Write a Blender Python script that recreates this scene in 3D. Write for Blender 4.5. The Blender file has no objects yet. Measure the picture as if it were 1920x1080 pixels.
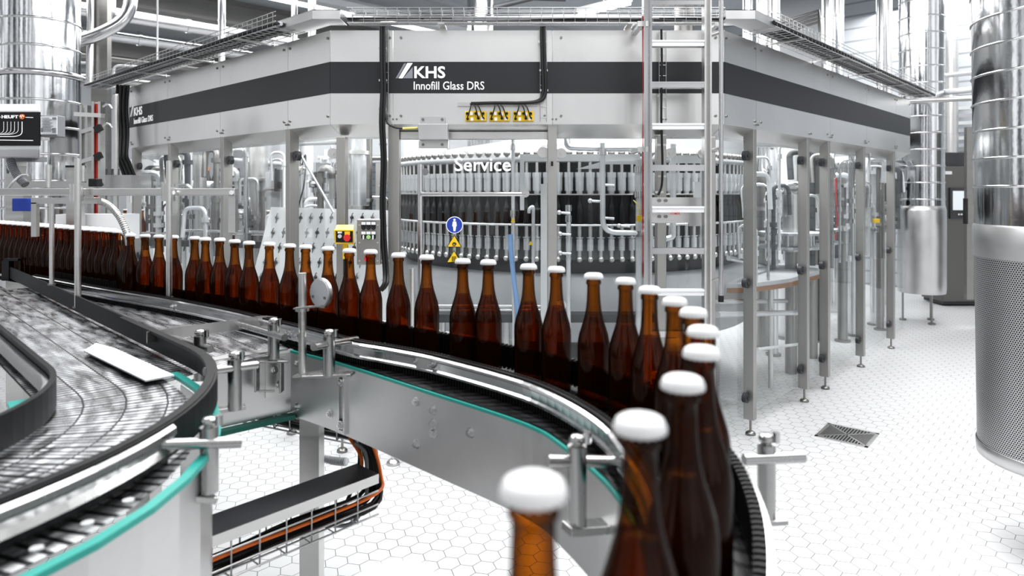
import bpy, math, random
from mathutils import Vector, Matrix
random.seed(7)
C = bpy.context.scene.collection
CX, F, YH, CH = 960.0, 1270.0, 358.0, 1.6
def W(px, py, D): return Vector(((px-CX)/F*D, D, CH-(py-YH)/F*D))
def Wd(px, py, drop):
    D = drop*F/(py-YH); return Vector(((px-CX)/F*D, D, CH-drop))
V = Vector
# ------------------------------------------------------------------ materials
MATS = {}
def _new(name):
    m = bpy.data.materials.new(name); m.use_nodes = True
    nt = m.node_tree; nt.nodes.clear()
    out = nt.nodes.new('ShaderNodeOutputMaterial')
    return m, nt, out
def pm(name, col, rough=0.5, metal=0.0, noise=0.0, scale=(8,8,8), bump=0.0, emit=0.0, rvar=0.0, coat=0.0, spec=0.5):
    m, nt, out = _new(name)
    b = nt.nodes.new('ShaderNodeBsdfPrincipled')
    b.inputs['Base Color'].default_value = (*col, 1); b.inputs['Roughness'].default_value = rough
    b.inputs['Metallic'].default_value = metal; b.inputs['Coat Weight'].default_value = coat
    b.inputs['Specular IOR Level'].default_value = spec
    if emit: b.inputs['Emission Color'].default_value = (*col, 1); b.inputs['Emission Strength'].default_value = emit
    if noise or bump or rvar:
        tc = nt.nodes.new('ShaderNodeTexCoord'); mp = nt.nodes.new('ShaderNodeMapping')
        mp.inputs['Scale'].default_value = scale
        n = nt.nodes.new('ShaderNodeTexNoise'); n.inputs['Scale'].default_value = 1.0; n.inputs['Detail'].default_value = 4
        nt.links.new(tc.outputs['Object'], mp.inputs[0]); nt.links.new(mp.outputs[0], n.inputs['Vector'])
        if noise:
            mr = nt.nodes.new('ShaderNodeMapRange'); mr.inputs['To Min'].default_value = 1-noise; mr.inputs['To Max'].default_value = 1+noise
            mr.inputs['From Min'].default_value=.15; mr.inputs['From Max'].default_value=.85
            nt.links.new(n.outputs['Fac'], mr.inputs['Value'])
            mx = nt.nodes.new('ShaderNodeVectorMath'); mx.operation = 'SCALE'; mx.inputs[0].default_value = col
            nt.links.new(mr.outputs[0], mx.inputs['Scale']); nt.links.new(mx.outputs[0], b.inputs['Base Color'])
        if rvar:
            mr = nt.nodes.new('ShaderNodeMapRange'); mr.inputs['To Min'].default_value = max(0.02, rough-rvar); mr.inputs['To Max'].default_value = rough+rvar
            mr.inputs['From Min'].default_value=.15; mr.inputs['From Max'].default_value=.85
            nt.links.new(n.outputs['Fac'], mr.inputs['Value']); nt.links.new(mr.outputs[0], b.inputs['Roughness'])
        if bump:
            bp = nt.nodes.new('ShaderNodeBump'); bp.inputs['Strength'].default_value = bump; bp.inputs['Distance'].default_value = 0.02
            nt.links.new(n.outputs['Fac'], bp.inputs['Height']); nt.links.new(bp.outputs[0], b.inputs['Normal'])
    nt.links.new(b.outputs[0], out.inputs[0])
    MATS[name] = m
    return m
steel   = pm('brushed_steel', (.66,.655,.645), .33, 1, noise=.06, scale=(3,3,40), rvar=.06)
clampm  = pm('clamp_steel', (.46,.46,.455), .26, 1, rvar=.05, scale=(30,30,5))
steelf  = pm('fascia_steel', (.78,.775,.765), .31, 1, noise=.10, scale=(1.6,1.6,1.0), rvar=.10)
steeld  = pm('dark_steel', (.30,.295,.285), .38, 1, noise=.08, scale=(4,4,20), rvar=.06)
steelp  = pm('polished_steel', (.64,.64,.645), .16, 1, rvar=.04, scale=(20,20,4))
plate   = pm('satin_plate', (.62,.62,.62), .36, 1, noise=.10, scale=(5,5,5), rvar=.08)
postm   = pm('post_steel', (.44,.435,.42), .45, 1, noise=.05, scale=(6,6,2), rvar=.05)
duct    = pm('galvanised_duct', (.62,.63,.64), .13, 1, noise=.08, scale=(7,7,5), bump=.10, rvar=.07)
wire    = pm('tray_wire', (.55,.55,.55), .35, 1)
black   = pm('black_plastic', (.012,.012,.013), .45)
ribm    = pm('ribbed_plastic', (.008,.008,.009), .5, noise=.3, scale=(60,60,60), spec=.3)
darkb   = pm('stripe_dark', (.016,.017,.020), .42, noise=.1, scale=(40,40,40), spec=.6)
teal    = pm('teal_plastic', (.04,.36,.31), .35)
green   = pm('green_plastic', (.01,.16,.12), .4)
white   = pm('white_paint', (.82,.83,.84), .4)
whitep  = pm('white_pipe', (.80,.81,.83), .22, .55)
offw    = pm('light_grey', (.55,.56,.58), .5)
midg    = pm('mid_grey', (.25,.255,.27), .5)
darkg   = pm('dark_grey', (.055,.057,.062), .45, noise=.3, scale=(5,5,5))
cabm    = pm('cabinet_grey', (.16,.158,.15), .4, .6)
yellow  = pm('yellow_plastic', (.86,.58,.03), .4)
lemon   = pm('pale_yellow', (.80,.68,.22), .45)
red     = pm('red_plastic', (.62,.03,.03), .35)
redst   = pm('red_strip', (.42,.03,.02), .45)
orange  = pm('orange_cable', (.85,.20,.03), .4)
blue    = pm('sign_blue', (.03,.07,.40), .4)
bhose   = pm('blue_hose', (.25,.42,.72), .35)
letter  = pm('white_lettering', (.88,.88,.88), .5, emit=.25)  # faint emission added to the white; lettering and sign rims are no lamps
lgrey   = pm('grey_lettering', (.25,.26,.28), .5)
hor     = pm('logo_orange', (.85,.22,.04), .4)
capm    = pm('crown_cap_white', (.90,.90,.90), .35)
capr    = pm('crown_cap_shade', (.62,.62,.62), .4)
beer    = pm('beer_dark', (.012,.004,.0015), .25)
lamp    = pm('lamp_tube', (1,1,1), .5, emit=4.0)
screen  = pm('screen', (.66,.70,.73), .2, emit=.3)
lgreen  = pm('green_button', (.35,.62,.25), .3)
rubber  = pm('rubber', (.02,.02,.02), .6)
brownw  = pm('amber_guide', (.28,.12,.04), .4)
labelw  = pm('paper_label', (.62,.62,.58), .6)

def glassmat(name, tint, refl=.05, edge=.5, rough=.02):
    m, nt, out = _new(name)
    t = nt.nodes.new('ShaderNodeBsdfTransparent'); t.inputs[0].default_value = (*tint,1)
    g = nt.nodes.new('ShaderNodeBsdfGlossy'); g.inputs['Roughness'].default_value = rough
    lw = nt.nodes.new('ShaderNodeLayerWeight'); lw.inputs['Blend'].default_value = .35
    mr = nt.nodes.new('ShaderNodeMapRange'); mr.inputs['To Min'].default_value = refl; mr.inputs['To Max'].default_value = edge
    mx = nt.nodes.new('ShaderNodeMixShader')
    nt.links.new(lw.outputs['Fresnel'], mr.inputs['Value']); nt.links.new(mr.outputs[0], mx.inputs[0])
    nt.links.new(t.outputs[0], mx.inputs[1]); nt.links.new(g.outputs[0], mx.inputs[2]); nt.links.new(mx.outputs[0], out.inputs[0])
    return m
glass = glassmat('safety_glass', (.975,.985,.985), .025, .16)

def bottlemat():
    m, nt, out = _new('brown_bottle_glass')
    lw = nt.nodes.new('ShaderNodeLayerWeight'); lw.inputs['Blend'].default_value = .5
    cr = nt.nodes.new('ShaderNodeValToRGB')
    cr.color_ramp.elements[0].position = .05; cr.color_ramp.elements[0].color = (.92,.50,.12,1)
    cr.color_ramp.elements[1].position = .75; cr.color_ramp.elements[1].color = (.07,.025,.006,1)
    tr = nt.nodes.new('ShaderNodeBsdfTransparent')
    nt.links.new(lw.outputs['Facing'], cr.inputs[0]); nt.links.new(cr.outputs[0], tr.inputs[0])
    p = nt.nodes.new('ShaderNodeBsdfPrincipled'); p.inputs['Base Color'].default_value = (.035,.011,.003,1)
    p.inputs['Roughness'].default_value = .10; p.inputs['Specular IOR Level'].default_value = .6
    mx = nt.nodes.new('ShaderNodeMixShader'); mx.inputs[0].default_value = .30
    nt.links.new(tr.outputs[0], mx.inputs[1]); nt.links.new(p.outputs[0], mx.inputs[2]); nt.links.new(mx.outputs[0], out.inputs[0])
    return m
bottle_glass = bottlemat()
def beermat():
    m, nt, out = _new('amber_beer')
    tr = nt.nodes.new('ShaderNodeBsdfTransparent'); tr.inputs[0].default_value = (.80,.50,.20,1)
    p = nt.nodes.new('ShaderNodeBsdfPrincipled'); p.inputs['Base Color'].default_value = (.05,.016,.003,1); p.inputs['Roughness'].default_value=.2
    mx = nt.nodes.new('ShaderNodeMixShader'); mx.inputs[0].default_value = .30
    nt.links.new(tr.outputs[0], mx.inputs[1]); nt.links.new(p.outputs[0], mx.inputs[2]); nt.links.new(mx.outputs[0], out.inputs[0])
    return m
beera = beermat()

def math_(nt, op, a, b=None, c=None):
    n = nt.nodes.new('ShaderNodeMath'); n.operation = op
    for i, x in enumerate((a, b, c)):
        if x is None: continue
        if isinstance(x, (int, float)): n.inputs[i].default_value = x
        else: nt.links.new(x, n.inputs[i])
    return n.outputs[0]
def vmath(nt, op, a, b=None, c=None):
    n = nt.nodes.new('ShaderNodeVectorMath'); n.operation = op
    for i, x in enumerate((a, b, c)):
        if x is None: continue
        if isinstance(x, tuple): n.inputs[i].default_value = x
        else: nt.links.new(x, n.inputs[i])
    return n
def hexfloor():
    m, nt, out = _new('hexagon_floor_tiles')
    b = nt.nodes.new('ShaderNodeBsdfPrincipled')
    tc = nt.nodes.new('ShaderNodeTexCoord'); mp = nt.nodes.new('ShaderNodeMapping')
    mp.inputs['Rotation'].default_value = (0,0,-math.radians(18)); s = 1/.0915
    mp.inputs['Scale'].default_value = (s,s,s)
    nt.links.new(tc.outputs['Object'], mp.inputs[0])
    r = (1.0, 1.7320508, 1.0); h = (.5, .8660254, 0.0)
    p = vmath(nt, 'MULTIPLY', mp.outputs[0], (1,1,0)).outputs[0]
    p = vmath(nt, 'ADD', p, (500*1.0, 300*1.7320508, 0)).outputs[0]
    a = vmath(nt, 'SUBTRACT', vmath(nt, 'MODULO', p, r).outputs[0], h).outputs[0]
    p2 = vmath(nt, 'SUBTRACT', p, h).outputs[0]
    c = vmath(nt, 'SUBTRACT', vmath(nt, 'MODULO', p2, r).outputs[0], h).outputs[0]
    def d(v):
        av = vmath(nt, 'ABSOLUTE', v).outputs[0]
        dt = vmath(nt, 'DOT_PRODUCT', av, (.5,.8660254,0)).outputs['Value']
        sp = nt.nodes.new('ShaderNodeSeparateXYZ'); nt.links.new(av, sp.inputs[0])
        return math_(nt, 'MAXIMUM', dt, sp.outputs[0])
    dist = math_(nt, 'MINIMUM', d(a), d(c))
    g = math_(nt, 'GREATER_THAN', dist, .483)
    n = nt.nodes.new('ShaderNodeTexNoise'); n.inputs['Scale'].default_value = 1.3; nt.links.new(tc.outputs['Object'], n.inputs['Vector'])
    mr = nt.nodes.new('ShaderNodeMapRange'); mr.inputs['From Min'].default_value=.3; mr.inputs['From Max'].default_value=.7
    mr.inputs['To Min'].default_value=.6; mr.inputs['To Max'].default_value=1.0; nt.links.new(n.outputs['Fac'], mr.inputs['Value'])
    gf = math_(nt, 'MULTIPLY', g, mr.outputs[0])
    mx = nt.nodes.new('ShaderNodeMix'); mx.data_type='RGBA'
    mx.inputs[6].default_value = (.69,.695,.70,1); mx.inputs[7].default_value = (.08,.08,.085,1)
    nt.links.new(gf, mx.inputs[0]); nt.links.new(mx.outputs[2], b.inputs['Base Color'])
    b.inputs['Roughness'].default_value = .35
    nt.links.new(b.outputs[0], out.inputs[0]); return m
hexm = hexfloor()

def slatmat(name, pitch, lane, c0, c1, rough, metal):
    """belt of steel slats: UV in metres, u along, v across"""
    m, nt, out = _new(name)
    b = nt.nodes.new('ShaderNodeBsdfPrincipled'); b.inputs['Metallic'].default_value = metal
    uv = nt.nodes.new('ShaderNodeUVMap'); sp = nt.nodes.new('ShaderNodeSeparateXYZ'); nt.links.new(uv.outputs[0], sp.inputs[0])
    u = math_(nt, 'FRACT', math_(nt, 'DIVIDE', sp.outputs[0], pitch))
    v = math_(nt, 'FRACT', math_(nt, 'DIVIDE', sp.outputs[1], lane))
    gap = math_(nt, 'LESS_THAN', u, .34)
    lanegap = math_(nt, 'LESS_THAN', v, .05)
    g = math_(nt, 'MAXIMUM', gap, lanegap)
    mp = nt.nodes.new('ShaderNodeMapping'); mp.inputs['Scale'].default_value = (9, 40, 1); nt.links.new(uv.outputs[0], mp.inputs[0])
    n = nt.nodes.new('ShaderNodeTexNoise'); n.inputs['Scale'].default_value = 1.0; n.inputs['Detail'].default_value = 5; nt.links.new(mp.outputs[0], n.inputs['Vector'])
    cr = nt.nodes.new('ShaderNodeValToRGB'); cr.color_ramp.elements[0].position=.38; cr.color_ramp.elements[1].position=.62
    cr.color_ramp.elements[0].color=(*[x*.5 for x in c0],1); cr.color_ramp.elements[1].color=(*c0,1)
    nt.links.new(n.outputs['Fac'], cr.inputs[0])
    mx = nt.nodes.new('ShaderNodeMix'); mx.data_type='RGBA'; nt.links.new(cr.outputs[0], mx.inputs[6]); mx.inputs[7].default_value = (*c1,1)
    nt.links.new(g, mx.inputs[0]); nt.links.new(mx.outputs[2], b.inputs['Base Color'])
    mr = nt.nodes.new('ShaderNodeMapRange'); mr.inputs['From Min'].default_value=.3; mr.inputs['From Max'].default_value=.7
    mr.inputs['To Min'].default_value=rough-.12; mr.inputs['To Max'].default_value=rough+.12; nt.links.new(n.outputs['Fac'], mr.inputs['Value'])
    nt.links.new(mr.outputs[0], b.inputs['Roughness'])
    bp = nt.nodes.new('ShaderNodeBump'); bp.inputs['Strength'].default_value=.6; bp.inputs['Distance'].default_value=.004; bp.invert=True
    nt.links.new(g, bp.inputs['Height']); nt.links.new(bp.outputs[0], b.inputs['Normal'])
    nt.links.new(b.outputs[0], out.inputs[0]); return m
beltA = slatmat('steel_slat_belt', .021, .085, (.93,.94,.96), (.06,.06,.065), .33, 1)
beltB = slatmat('dark_slat_belt', .038, .12, (.10,.10,.105), (.01,.01,.01), .28, .8)

def perfmat():
    m, nt, out = _new('perforated_sheet')
    b = nt.nodes.new('ShaderNodeBsdfPrincipled'); b.inputs['Metallic'].default_value=.9; b.inputs['Roughness'].default_value=.38
    uv = nt.nodes.new('ShaderNodeUVMap'); mp = nt.nodes.new('ShaderNodeMapping'); s=1/.0105
    mp.inputs['Scale'].default_value=(s,s,s); nt.links.new(uv.outputs[0], mp.inputs[0])
    r=(1.0,1.7320508,1.0); h=(.5,.8660254,0.0)
    p = vmath(nt,'ADD',mp.outputs[0],(500.0,300*1.7320508,0)).outputs[0]
    p = vmath(nt,'MULTIPLY',p,(1,1,0)).outputs[0]
    a = vmath(nt,'SUBTRACT',vmath(nt,'MODULO',p,r).outputs[0],h).outputs[0]
    c = vmath(nt,'SUBTRACT',vmath(nt,'MODULO',vmath(nt,'SUBTRACT',p,h).outputs[0],r).outputs[0],h).outputs[0]
    dd = math_(nt,'MINIMUM',vmath(nt,'LENGTH',a).outputs['Value'],vmath(nt,'LENGTH',c).outputs['Value'])
    hole = math_(nt,'LESS_THAN',dd,.33)
    mx = nt.nodes.new('ShaderNodeMix'); mx.data_type='RGBA'; mx.inputs[6].default_value=(.62,.62,.63,1); mx.inputs[7].default_value=(.012,.012,.012,1)
    nt.links.new(hole,mx.inputs[0]); nt.links.new(mx.outputs[2],b.inputs['Base Color'])
    nt.links.new(math_(nt,'MULTIPLY_ADD',hole,-.9,.9), b.inputs['Metallic'])
    nt.links.new(b.outputs[0],out.inputs[0]); return m
perf = perfmat()
def cladmat(name, col, pitch, depth=.5):
    m, nt, out = _new(name)
    b = nt.nodes.new('ShaderNodeBsdfPrincipled'); b.inputs['Roughness'].default_value=.5
    tc = nt.nodes.new('ShaderNodeTexCoord'); sp = nt.nodes.new('ShaderNodeSeparateXYZ'); nt.links.new(tc.outputs['Object'], sp.inputs[0])
    fr = math_(nt,'FRACT',math_(nt,'DIVIDE',sp.outputs[2],pitch))
    g = math_(nt,'LESS_THAN',fr,.14)
    mx = nt.nodes.new('ShaderNodeMix'); mx.data_type='RGBA'; mx.inputs[6].default_value=(*col,1); mx.inputs[7].default_value=(*[c*depth for c in col],1)
    nt.links.new(g,mx.inputs[0]); nt.links.new(mx.outputs[2],b.inputs['Base Color'])
    nt.links.new(b.outputs[0],out.inputs[0]); return m
clad = cladmat('wall_cladding', (.50,.525,.55), .22, .62)
wallw = pm('wall_white', (.80,.81,.83), .6, noise=.06, scale=(.6,.6,.6))
ceilm = pm('ceiling_sheet', (.40,.42,.44), .6, noise=.12, scale=(.4,.4,.4))

# ------------------------------------------------------------------ mesh builder
class MB:
    def __init__(s): s.v=[]; s.f=[]; s.sm=[]; s.mi=[]; s.uv=[]; s.cur=0; s.has=False; s.marks=[]
    def add(s, vs, fs, smooth=False, uvs=None):
        o=len(s.v); s.v += [tuple(x) for x in vs]
        for k,f in enumerate(fs):
            s.f.append(tuple(i+o for i in f)); s.sm.append(smooth); s.mi.append(s.cur)
            if uvs: s.uv.append(uvs[k]); s.has=True
            else: s.uv.append([(0,0)]*len(f))
        return s
    def mark(s): s.marks.append((len(s.v),len(s.f))); return s
    def hexa(s, p): return s.add(p, [(0,3,2,1),(4,5,6,7),(0,1,5,4),(1,2,6,5),(2,3,7,6),(3,0,4,7)])
    def box(s, c, d, rz=0.0):
        c=V(c); hx,hy,hz=d[0]/2,d[1]/2,d[2]/2; cs,sn=math.cos(rz),math.sin(rz); p=[]
        for z in (-hz,hz):
            for x,y in ((-hx,-hy),(hx,-hy),(hx,hy),(-hx,hy)): p.append((c.x+x*cs-y*sn, c.y+x*sn+y*cs, c.z+z))
        return s.hexa(p)
    def obox(s, c, ax, ay, az):
        """box from centre and three half-extent vectors"""
        c=V(c); p=[]
        for k in (-1,1):
            for i,j in ((-1,-1),(1,-1),(1,1),(-1,1)): p.append(c+ax*i+ay*j+az*k)
        return s.hexa(p)
    def bar(s, p0, p1, w, h):
        p0=V(p0);p1=V(p1); d=(p1-p0); L=d.length; d.normalize()
        up = V((0,0,1)) if abs(d.z)<.95 else V((0,1,0))
        sd=d.cross(up).normalized(); up=sd.cross(d)
        return s.obox((p0+p1)/2, d*L/2, sd*w/2, up*h/2)
    def cyl(s, p0, p1, r, r1=None, n=14, cap=True, smooth=True):
        p0=V(p0);p1=V(p1); r1=r if r1 is None else r1; d=(p1-p0).normalized()
        a=d.orthogonal().normalized(); b=d.cross(a); vs=[]
        for p,q in ((p0,r),(p1,r1)):
            for i in range(n):
                t=2*math.pi*i/n; vs.append(p+a*math.cos(t)*q+b*math.sin(t)*q)
        s.add(vs, [(i,(i+1)%n,n+(i+1)%n,n+i) for i in range(n)], smooth)
        if cap: s.add(vs, [tuple(range(n-1,-1,-1)), tuple(range(n,2*n))])
        return s
    def tube(s, pts, r, n=8, cap=True):
        pts=[V(p) for p in pts]; m=len(pts); rings=[]; a=None
        for k in range(m):
            d=(pts[min(k+1,m-1)]-pts[max(k-1,0)]).normalized()
            if a is None: a=d.orthogonal().normalized()
            else:
                a=a-d*a.dot(d); a = a.normalized() if a.length>1e-6 else d.orthogonal().normalized()
            b=d.cross(a); rings.append([pts[k]+a*math.cos(2*math.pi*i/n)*r+b*math.sin(2*math.pi*i/n)*r for i in range(n)])
        vs=[v for rg in rings for v in rg]; fs=[]
        for k in range(m-1):
            for i in range(n): fs.append((k*n+i,k*n+(i+1)%n,(k+1)*n+(i+1)%n,(k+1)*n+i))
        s.add(vs, fs, True)
        if cap: s.add(rings[0],[tuple(range(n-1,-1,-1))]); s.add(rings[-1],[tuple(range(n))])
        return s
    def lathe(s, prof, c=(0,0,0), n=20, a0=0.0, a1=2*math.pi, smooth=True, uv=False):
        c=V(c); full=abs(a1-a0-2*math.pi)<1e-6; cols=n if full else n+1; vs=[]
        for r,z in prof:
            for i in range(cols):
                t=a0+(a1-a0)*i/n; vs.append((c.x+r*math.cos(t),c.y+r*math.sin(t),c.z+z))
        fs=[];uvs=[]
        for k in range(len(prof)-1):
            for i in range(n):
                j=(i+1)%cols if full else i+1
                fs.append((k*cols+i,k*cols+j,(k+1)*cols+j,(k+1)*cols+i))
                if uv:
                    R=prof[0][0]; u0=R*(a0+(a1-a0)*i/n); u1=R*(a0+(a1-a0)*(i+1)/n)
                    uvs.append([(u0,prof[k][1]),(u1,prof[k][1]),(u1,prof[k+1][1]),(u0,prof[k+1][1])])
        s.add(vs,fs,smooth,uvs if uv else None); return s
    def sweep(s, prof, path, lat=None, closed=True, smooth=False, caps=True):
        """prof: (u lateral right-of-path, v up); path: 3D points; lat: explicit lateral vectors"""
        path=[V(p) for p in path]; m=len(path); n=len(prof); vs=[]; L=[0.0]
        for k in range(1,m): L.append(L[-1]+(path[k]-path[k-1]).length)
        for k in range(m):
            if lat: l=V(lat[k])
            else:
                d1=(path[k]-path[k-1]) if k>0 else (path[1]-path[0]); d2=(path[k+1]-path[k]) if k<m-1 else d1
                n1=V((d1.y,-d1.x,0)).normalized(); n2=V((d2.y,-d2.x,0)).normalized()
                l=(n1+n2).normalized(); l=l/max(.3,l.dot(n1))
            for u,v in prof: vs.append(path[k]+l*u+V((0,0,v)))
        fs=[];uvs=[]; rng=n if closed else n-1
        for k in range(m-1):
            for i in range(rng):
                j=(i+1)%n; fs.append((k*n+i,k*n+j,(k+1)*n+j,(k+1)*n+i))
                uvs.append([(L[k],prof[i][0]),(L[k],prof[j][0]),(L[k+1],prof[j][0]),(L[k+1],prof[i][0])])
        s.add(vs,fs,smooth,uvs)
        if closed and caps: s.add(vs[:n],[tuple(range(n))]); s.add(vs[-n:],[tuple(range(n-1,-1,-1))])
        return s
    def poly(s, pts, th, nrm=(0,0,1)):
        """flat plate: polygon pts, thickness th along -nrm"""
        nrm=V(nrm).normalized(); pts=[V(p) for p in pts]; n=len(pts)
        vs=pts+[p-nrm*th for p in pts]
        return s.add(vs,[tuple(range(n)),tuple(range(2*n-1,n-1,-1))]+[(i,i+n,(i+1)%n+n,(i+1)%n) for i in range(n)])
    def ball(s,c,r,n=10,sz=1.0):
        return s.lathe([(max(1e-4,r*math.sin(math.pi*k/7)),-r*sz*math.cos(math.pi*k/7)) for k in range(8)],c,n)
    def bolt(s,p,nrm,r=.009):
        p=V(p);nrm=V(nrm).normalized(); s.mark()
        s.cyl(p,p+nrm*.003,r*1.35,n=12); s.cyl(p+nrm*.003,p+nrm*.010,r,n=6,smooth=False); s.cyl(p+nrm*.010,p+nrm*.014,r*.5,n=8)
        return s
def fillet(pts, r, k=5):
    pts=[V(p) for p in pts]; out=[pts[0]]
    for i in range(1,len(pts)-1):
        a,b,c=pts[i-1],pts[i],pts[i+1]; d1=(a-b);d2=(c-b); q=min(r,d1.length*.49,d2.length*.49)
        p0=b+d1.normalized()*q; p1=b+d2.normalized()*q
        for j in range(k+1):
            t=j/k; out.append(p0*(1-t)**2+b*2*t*(1-t)+p1*t*t)
    out.append(pts[-1]); return out
def spline(pts, sub=6):
    pts=[V(p) for p in pts]; out=[]
    for i in range(len(pts)-1):
        p0=pts[max(i-1,0)];p1=pts[i];p2=pts[i+1];p3=pts[min(i+2,len(pts)-1)]
        for j in range(sub):
            t=j/sub; out.append(.5*((2*p1)+(p2-p0)*t+(2*p0-5*p1+4*p2-p3)*t*t+(3*p1-p0-3*p2+p3)*t**3))
    out.append(pts[-1]); return out
ORG={}
def _mesh(name, mb, mats, org):
    me=bpy.data.meshes.new(name); me.from_pydata([tuple(V(v)-org) for v in mb.v],[],mb.f)
    me.polygons.foreach_set('use_smooth', mb.sm); me.polygons.foreach_set('material_index', mb.mi)
    if mb.has:
        l=me.uv_layers.new(name='UVMap'); k=0; d=[]
        for u in mb.uv:
            for x in u: d += [x[0],x[1]]
        l.data.foreach_set('uv', d)
    for m in (mats if isinstance(mats,(list,tuple)) else [mats]): me.materials.append(m)
    me.update(); return me
def tag(o,label,cat,group=None,kind=None):
    if label: o['label']=label
    if cat: o['category']=cat
    if group: o['group']=group
    if kind: o['kind']=kind
    return o
def thing(name,label,cat,loc,group=None):
    o=bpy.data.objects.new(name,None); o.empty_display_size=.05; C.objects.link(o); o.location=loc; ORG[o]=V(loc)
    return tag(o,label,cat,group)
def part(name,mb,mats,parent,label=None,bevel=0):
    if mb.marks:
        mk=[x for x in mb.marks]+[(len(mb.v),len(mb.f))]; o=None
        for (v0,f0),(v1,f1) in zip(mk[:-1],mk[1:]):
            if f1==f0: continue
            q=MB(); q.v=mb.v[v0:v1]; q.f=[tuple(i-v0 for i in f) for f in mb.f[f0:f1]]; q.sm=mb.sm[f0:f1]; q.mi=mb.mi[f0:f1]; q.uv=mb.uv[f0:f1]
            o=part(name,q,mats,parent,label,bevel)
        return o
    org=ORG[parent]; me=_mesh(name,mb,mats,org); o=bpy.data.objects.new(name,me); C.objects.link(o); o.parent=parent; ORG[o]=org
    if label: o['label']=label
    if bevel:
        b=o.modifiers.new('bevel','BEVEL'); b.width=bevel; b.segments=2; b.limit_method='ANGLE'
    return o
def solo(name,mb,mats,label,cat,group=None,kind=None,bevel=0):
    xs=[v[0] for v in mb.v];ys=[v[1] for v in mb.v];zs=[v[2] for v in mb.v]
    org=V(((min(xs)+max(xs))/2,(min(ys)+max(ys))/2,min(zs)))
    o=bpy.data.objects.new(name,_mesh(name,mb,mats,org)); C.objects.link(o); o.location=org; ORG[o]=org
    if bevel:
        b=o.modifiers.new('bevel','BEVEL'); b.width=bevel; b.segments=2; b.limit_method='ANGLE'
    return tag(o,label,cat,group,kind)
KIDS={}
def dup(root, loc, rz=0.0, label=None, group=None, scale=None):
    r=root.copy(); C.objects.link(r); r.location=loc; r.rotation_euler=(0,0,rz); ORG[r]=V(loc)
    if scale: r.scale=(scale,)*3
    if label: r['label']=label
    if group: r['group']=group
    for ch in list(root.children):
        c=ch.copy(); C.objects.link(c); c.parent=r
        for g in ch.children:
            d=g.copy(); C.objects.link(d); d.parent=c
    return r
FONT={}
def textmesh(body,size,bold=0.0,sx=1.0,extr=.001):
    cu=bpy.data.curves.new('lettering','FONT'); cu.body=body; cu.size=size; cu.offset=bold; cu.extrude=extr; cu.resolution_u=3
    ob=bpy.data.objects.new('lettering',cu); C.objects.link(ob); bpy.context.view_layer.update()
    dg=bpy.context.evaluated_depsgraph_get(); me=bpy.data.meshes.new_from_object(ob.evaluated_get(dg))
    bpy.data.objects.remove(ob)
    mb=MB(); mb.add([(v.co.x*sx,v.co.y,v.co.z) for v in me.vertices],[tuple(p.vertices) for p in me.polygons])
    bpy.data.meshes.remove(me); return mb
def text(mb,body,org,right,up,size=None,width=None,height=None,bold=0.0):
    """add lettering to mb fitted to width/height from lower-left org"""
    t=textmesh(body,1.0,bold); xs=[v[0] for v in t.v];ys=[v[1] for v in t.v]
    x0,x1,y0,y1=min(xs),max(xs),min(ys),max(ys); sx=width/(x1-x0); sy=height/(y1-y0) if height else sx
    right=V(right).normalized();up=V(up).normalized();nr=right.cross(up)
    mb.add([V(org)+right*((v[0]-x0)*sx)+up*((v[1]-y0)*sy)+nr*v[2] for v in t.v],t.f); return mb
def ordn(i):
    w=['first','second','third','fourth','fifth','sixth','seventh','eighth','ninth','tenth','eleventh','twelfth','thirteenth','fourteenth','fifteenth','sixteenth','seventeenth','eighteenth','nineteenth','twentieth']
    if i<=20: return w[i-1]
    t={2:'twenty',3:'thirty',4:'forty'}[i//10]
    return t+'-'+w[i%10-1] if i%10 else {2:'twentieth',3:'thirtieth',4:'fortieth'}[i//10]
up=V((0,0,1))

# ------------------------------------------------------------------ hall
A=V((.70711,.70711,0)); B=V((-.70711,.70711,0))
def AB(a,b,z): return A*a+B*b+up*z
def struct(name,mb,mat): return solo(name,mb,mat,None,None,kind='structure')
m=MB(); m.poly([AB(-9,-10,0),AB(12.5,-10,0),AB(12.5,22,0),AB(-9,22,0)],.1)
fl=bpy.data.objects.new('floor',_mesh('floor',m,hexm,V((0,0,0)))); C.objects.link(fl); fl['kind']='structure'
struct('wall_right',MB().obox(AB(12.6,6,2.6),A*.1,B*16,up*2.6),clad)
struct('wall_left',MB().obox(AB(2.5,22.1,2.6),A*10.2,B*.1,up*2.6),wallw)
struct('ceiling',MB().obox(AB(6.2,12.6,5.05),A*6.3,B*9.4,up*.05),ceilm)
for k,b in enumerate((9.5,12.2,14.6,17.0,19.4)):
    m=MB(); m.obox(AB(5.4,b,4.97),A*7.0,B*.16,up*.03); m.obox(AB(5.4,b,4.60),A*7.0,B*.16,up*.025); m.obox(AB(5.4,b,4.79),A*7.0,B*.02,up*.17)
    solo('roof_beam',m,[offw,steeld][k%2],'%s steel roof beam under the hall ceiling, %s from the machine'%(['light grey','dark'][k%2],ordn(k+1)),'beam','roof beams')
for k,b in enumerate((10.8,13.4,15.7,18.2,20.4)):
    for j,a in enumerate((1.0,5.0,9.0)):
        t=thing('strip_light','long white strip light in the %s row above the filling hall, %s along'%(ordn(k+1),ordn(j+1)),'light',AB(a,b,4.80),'strip lights')
        part('housing',MB().obox(AB(a,b,4.87),A*1.7,B*.11,up*.05),white,t)
        part('tube',MB().obox(AB(a,b,4.81),A*1.65,B*.09,up*.012),lamp,t)
        part('hanger',MB().cyl(AB(a-1,b,4.9),AB(a-1,b,5.0),.01,n=6).cyl(AB(a+1,b,4.9),AB(a+1,b,5.0),.01,n=6),wire,t)
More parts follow.
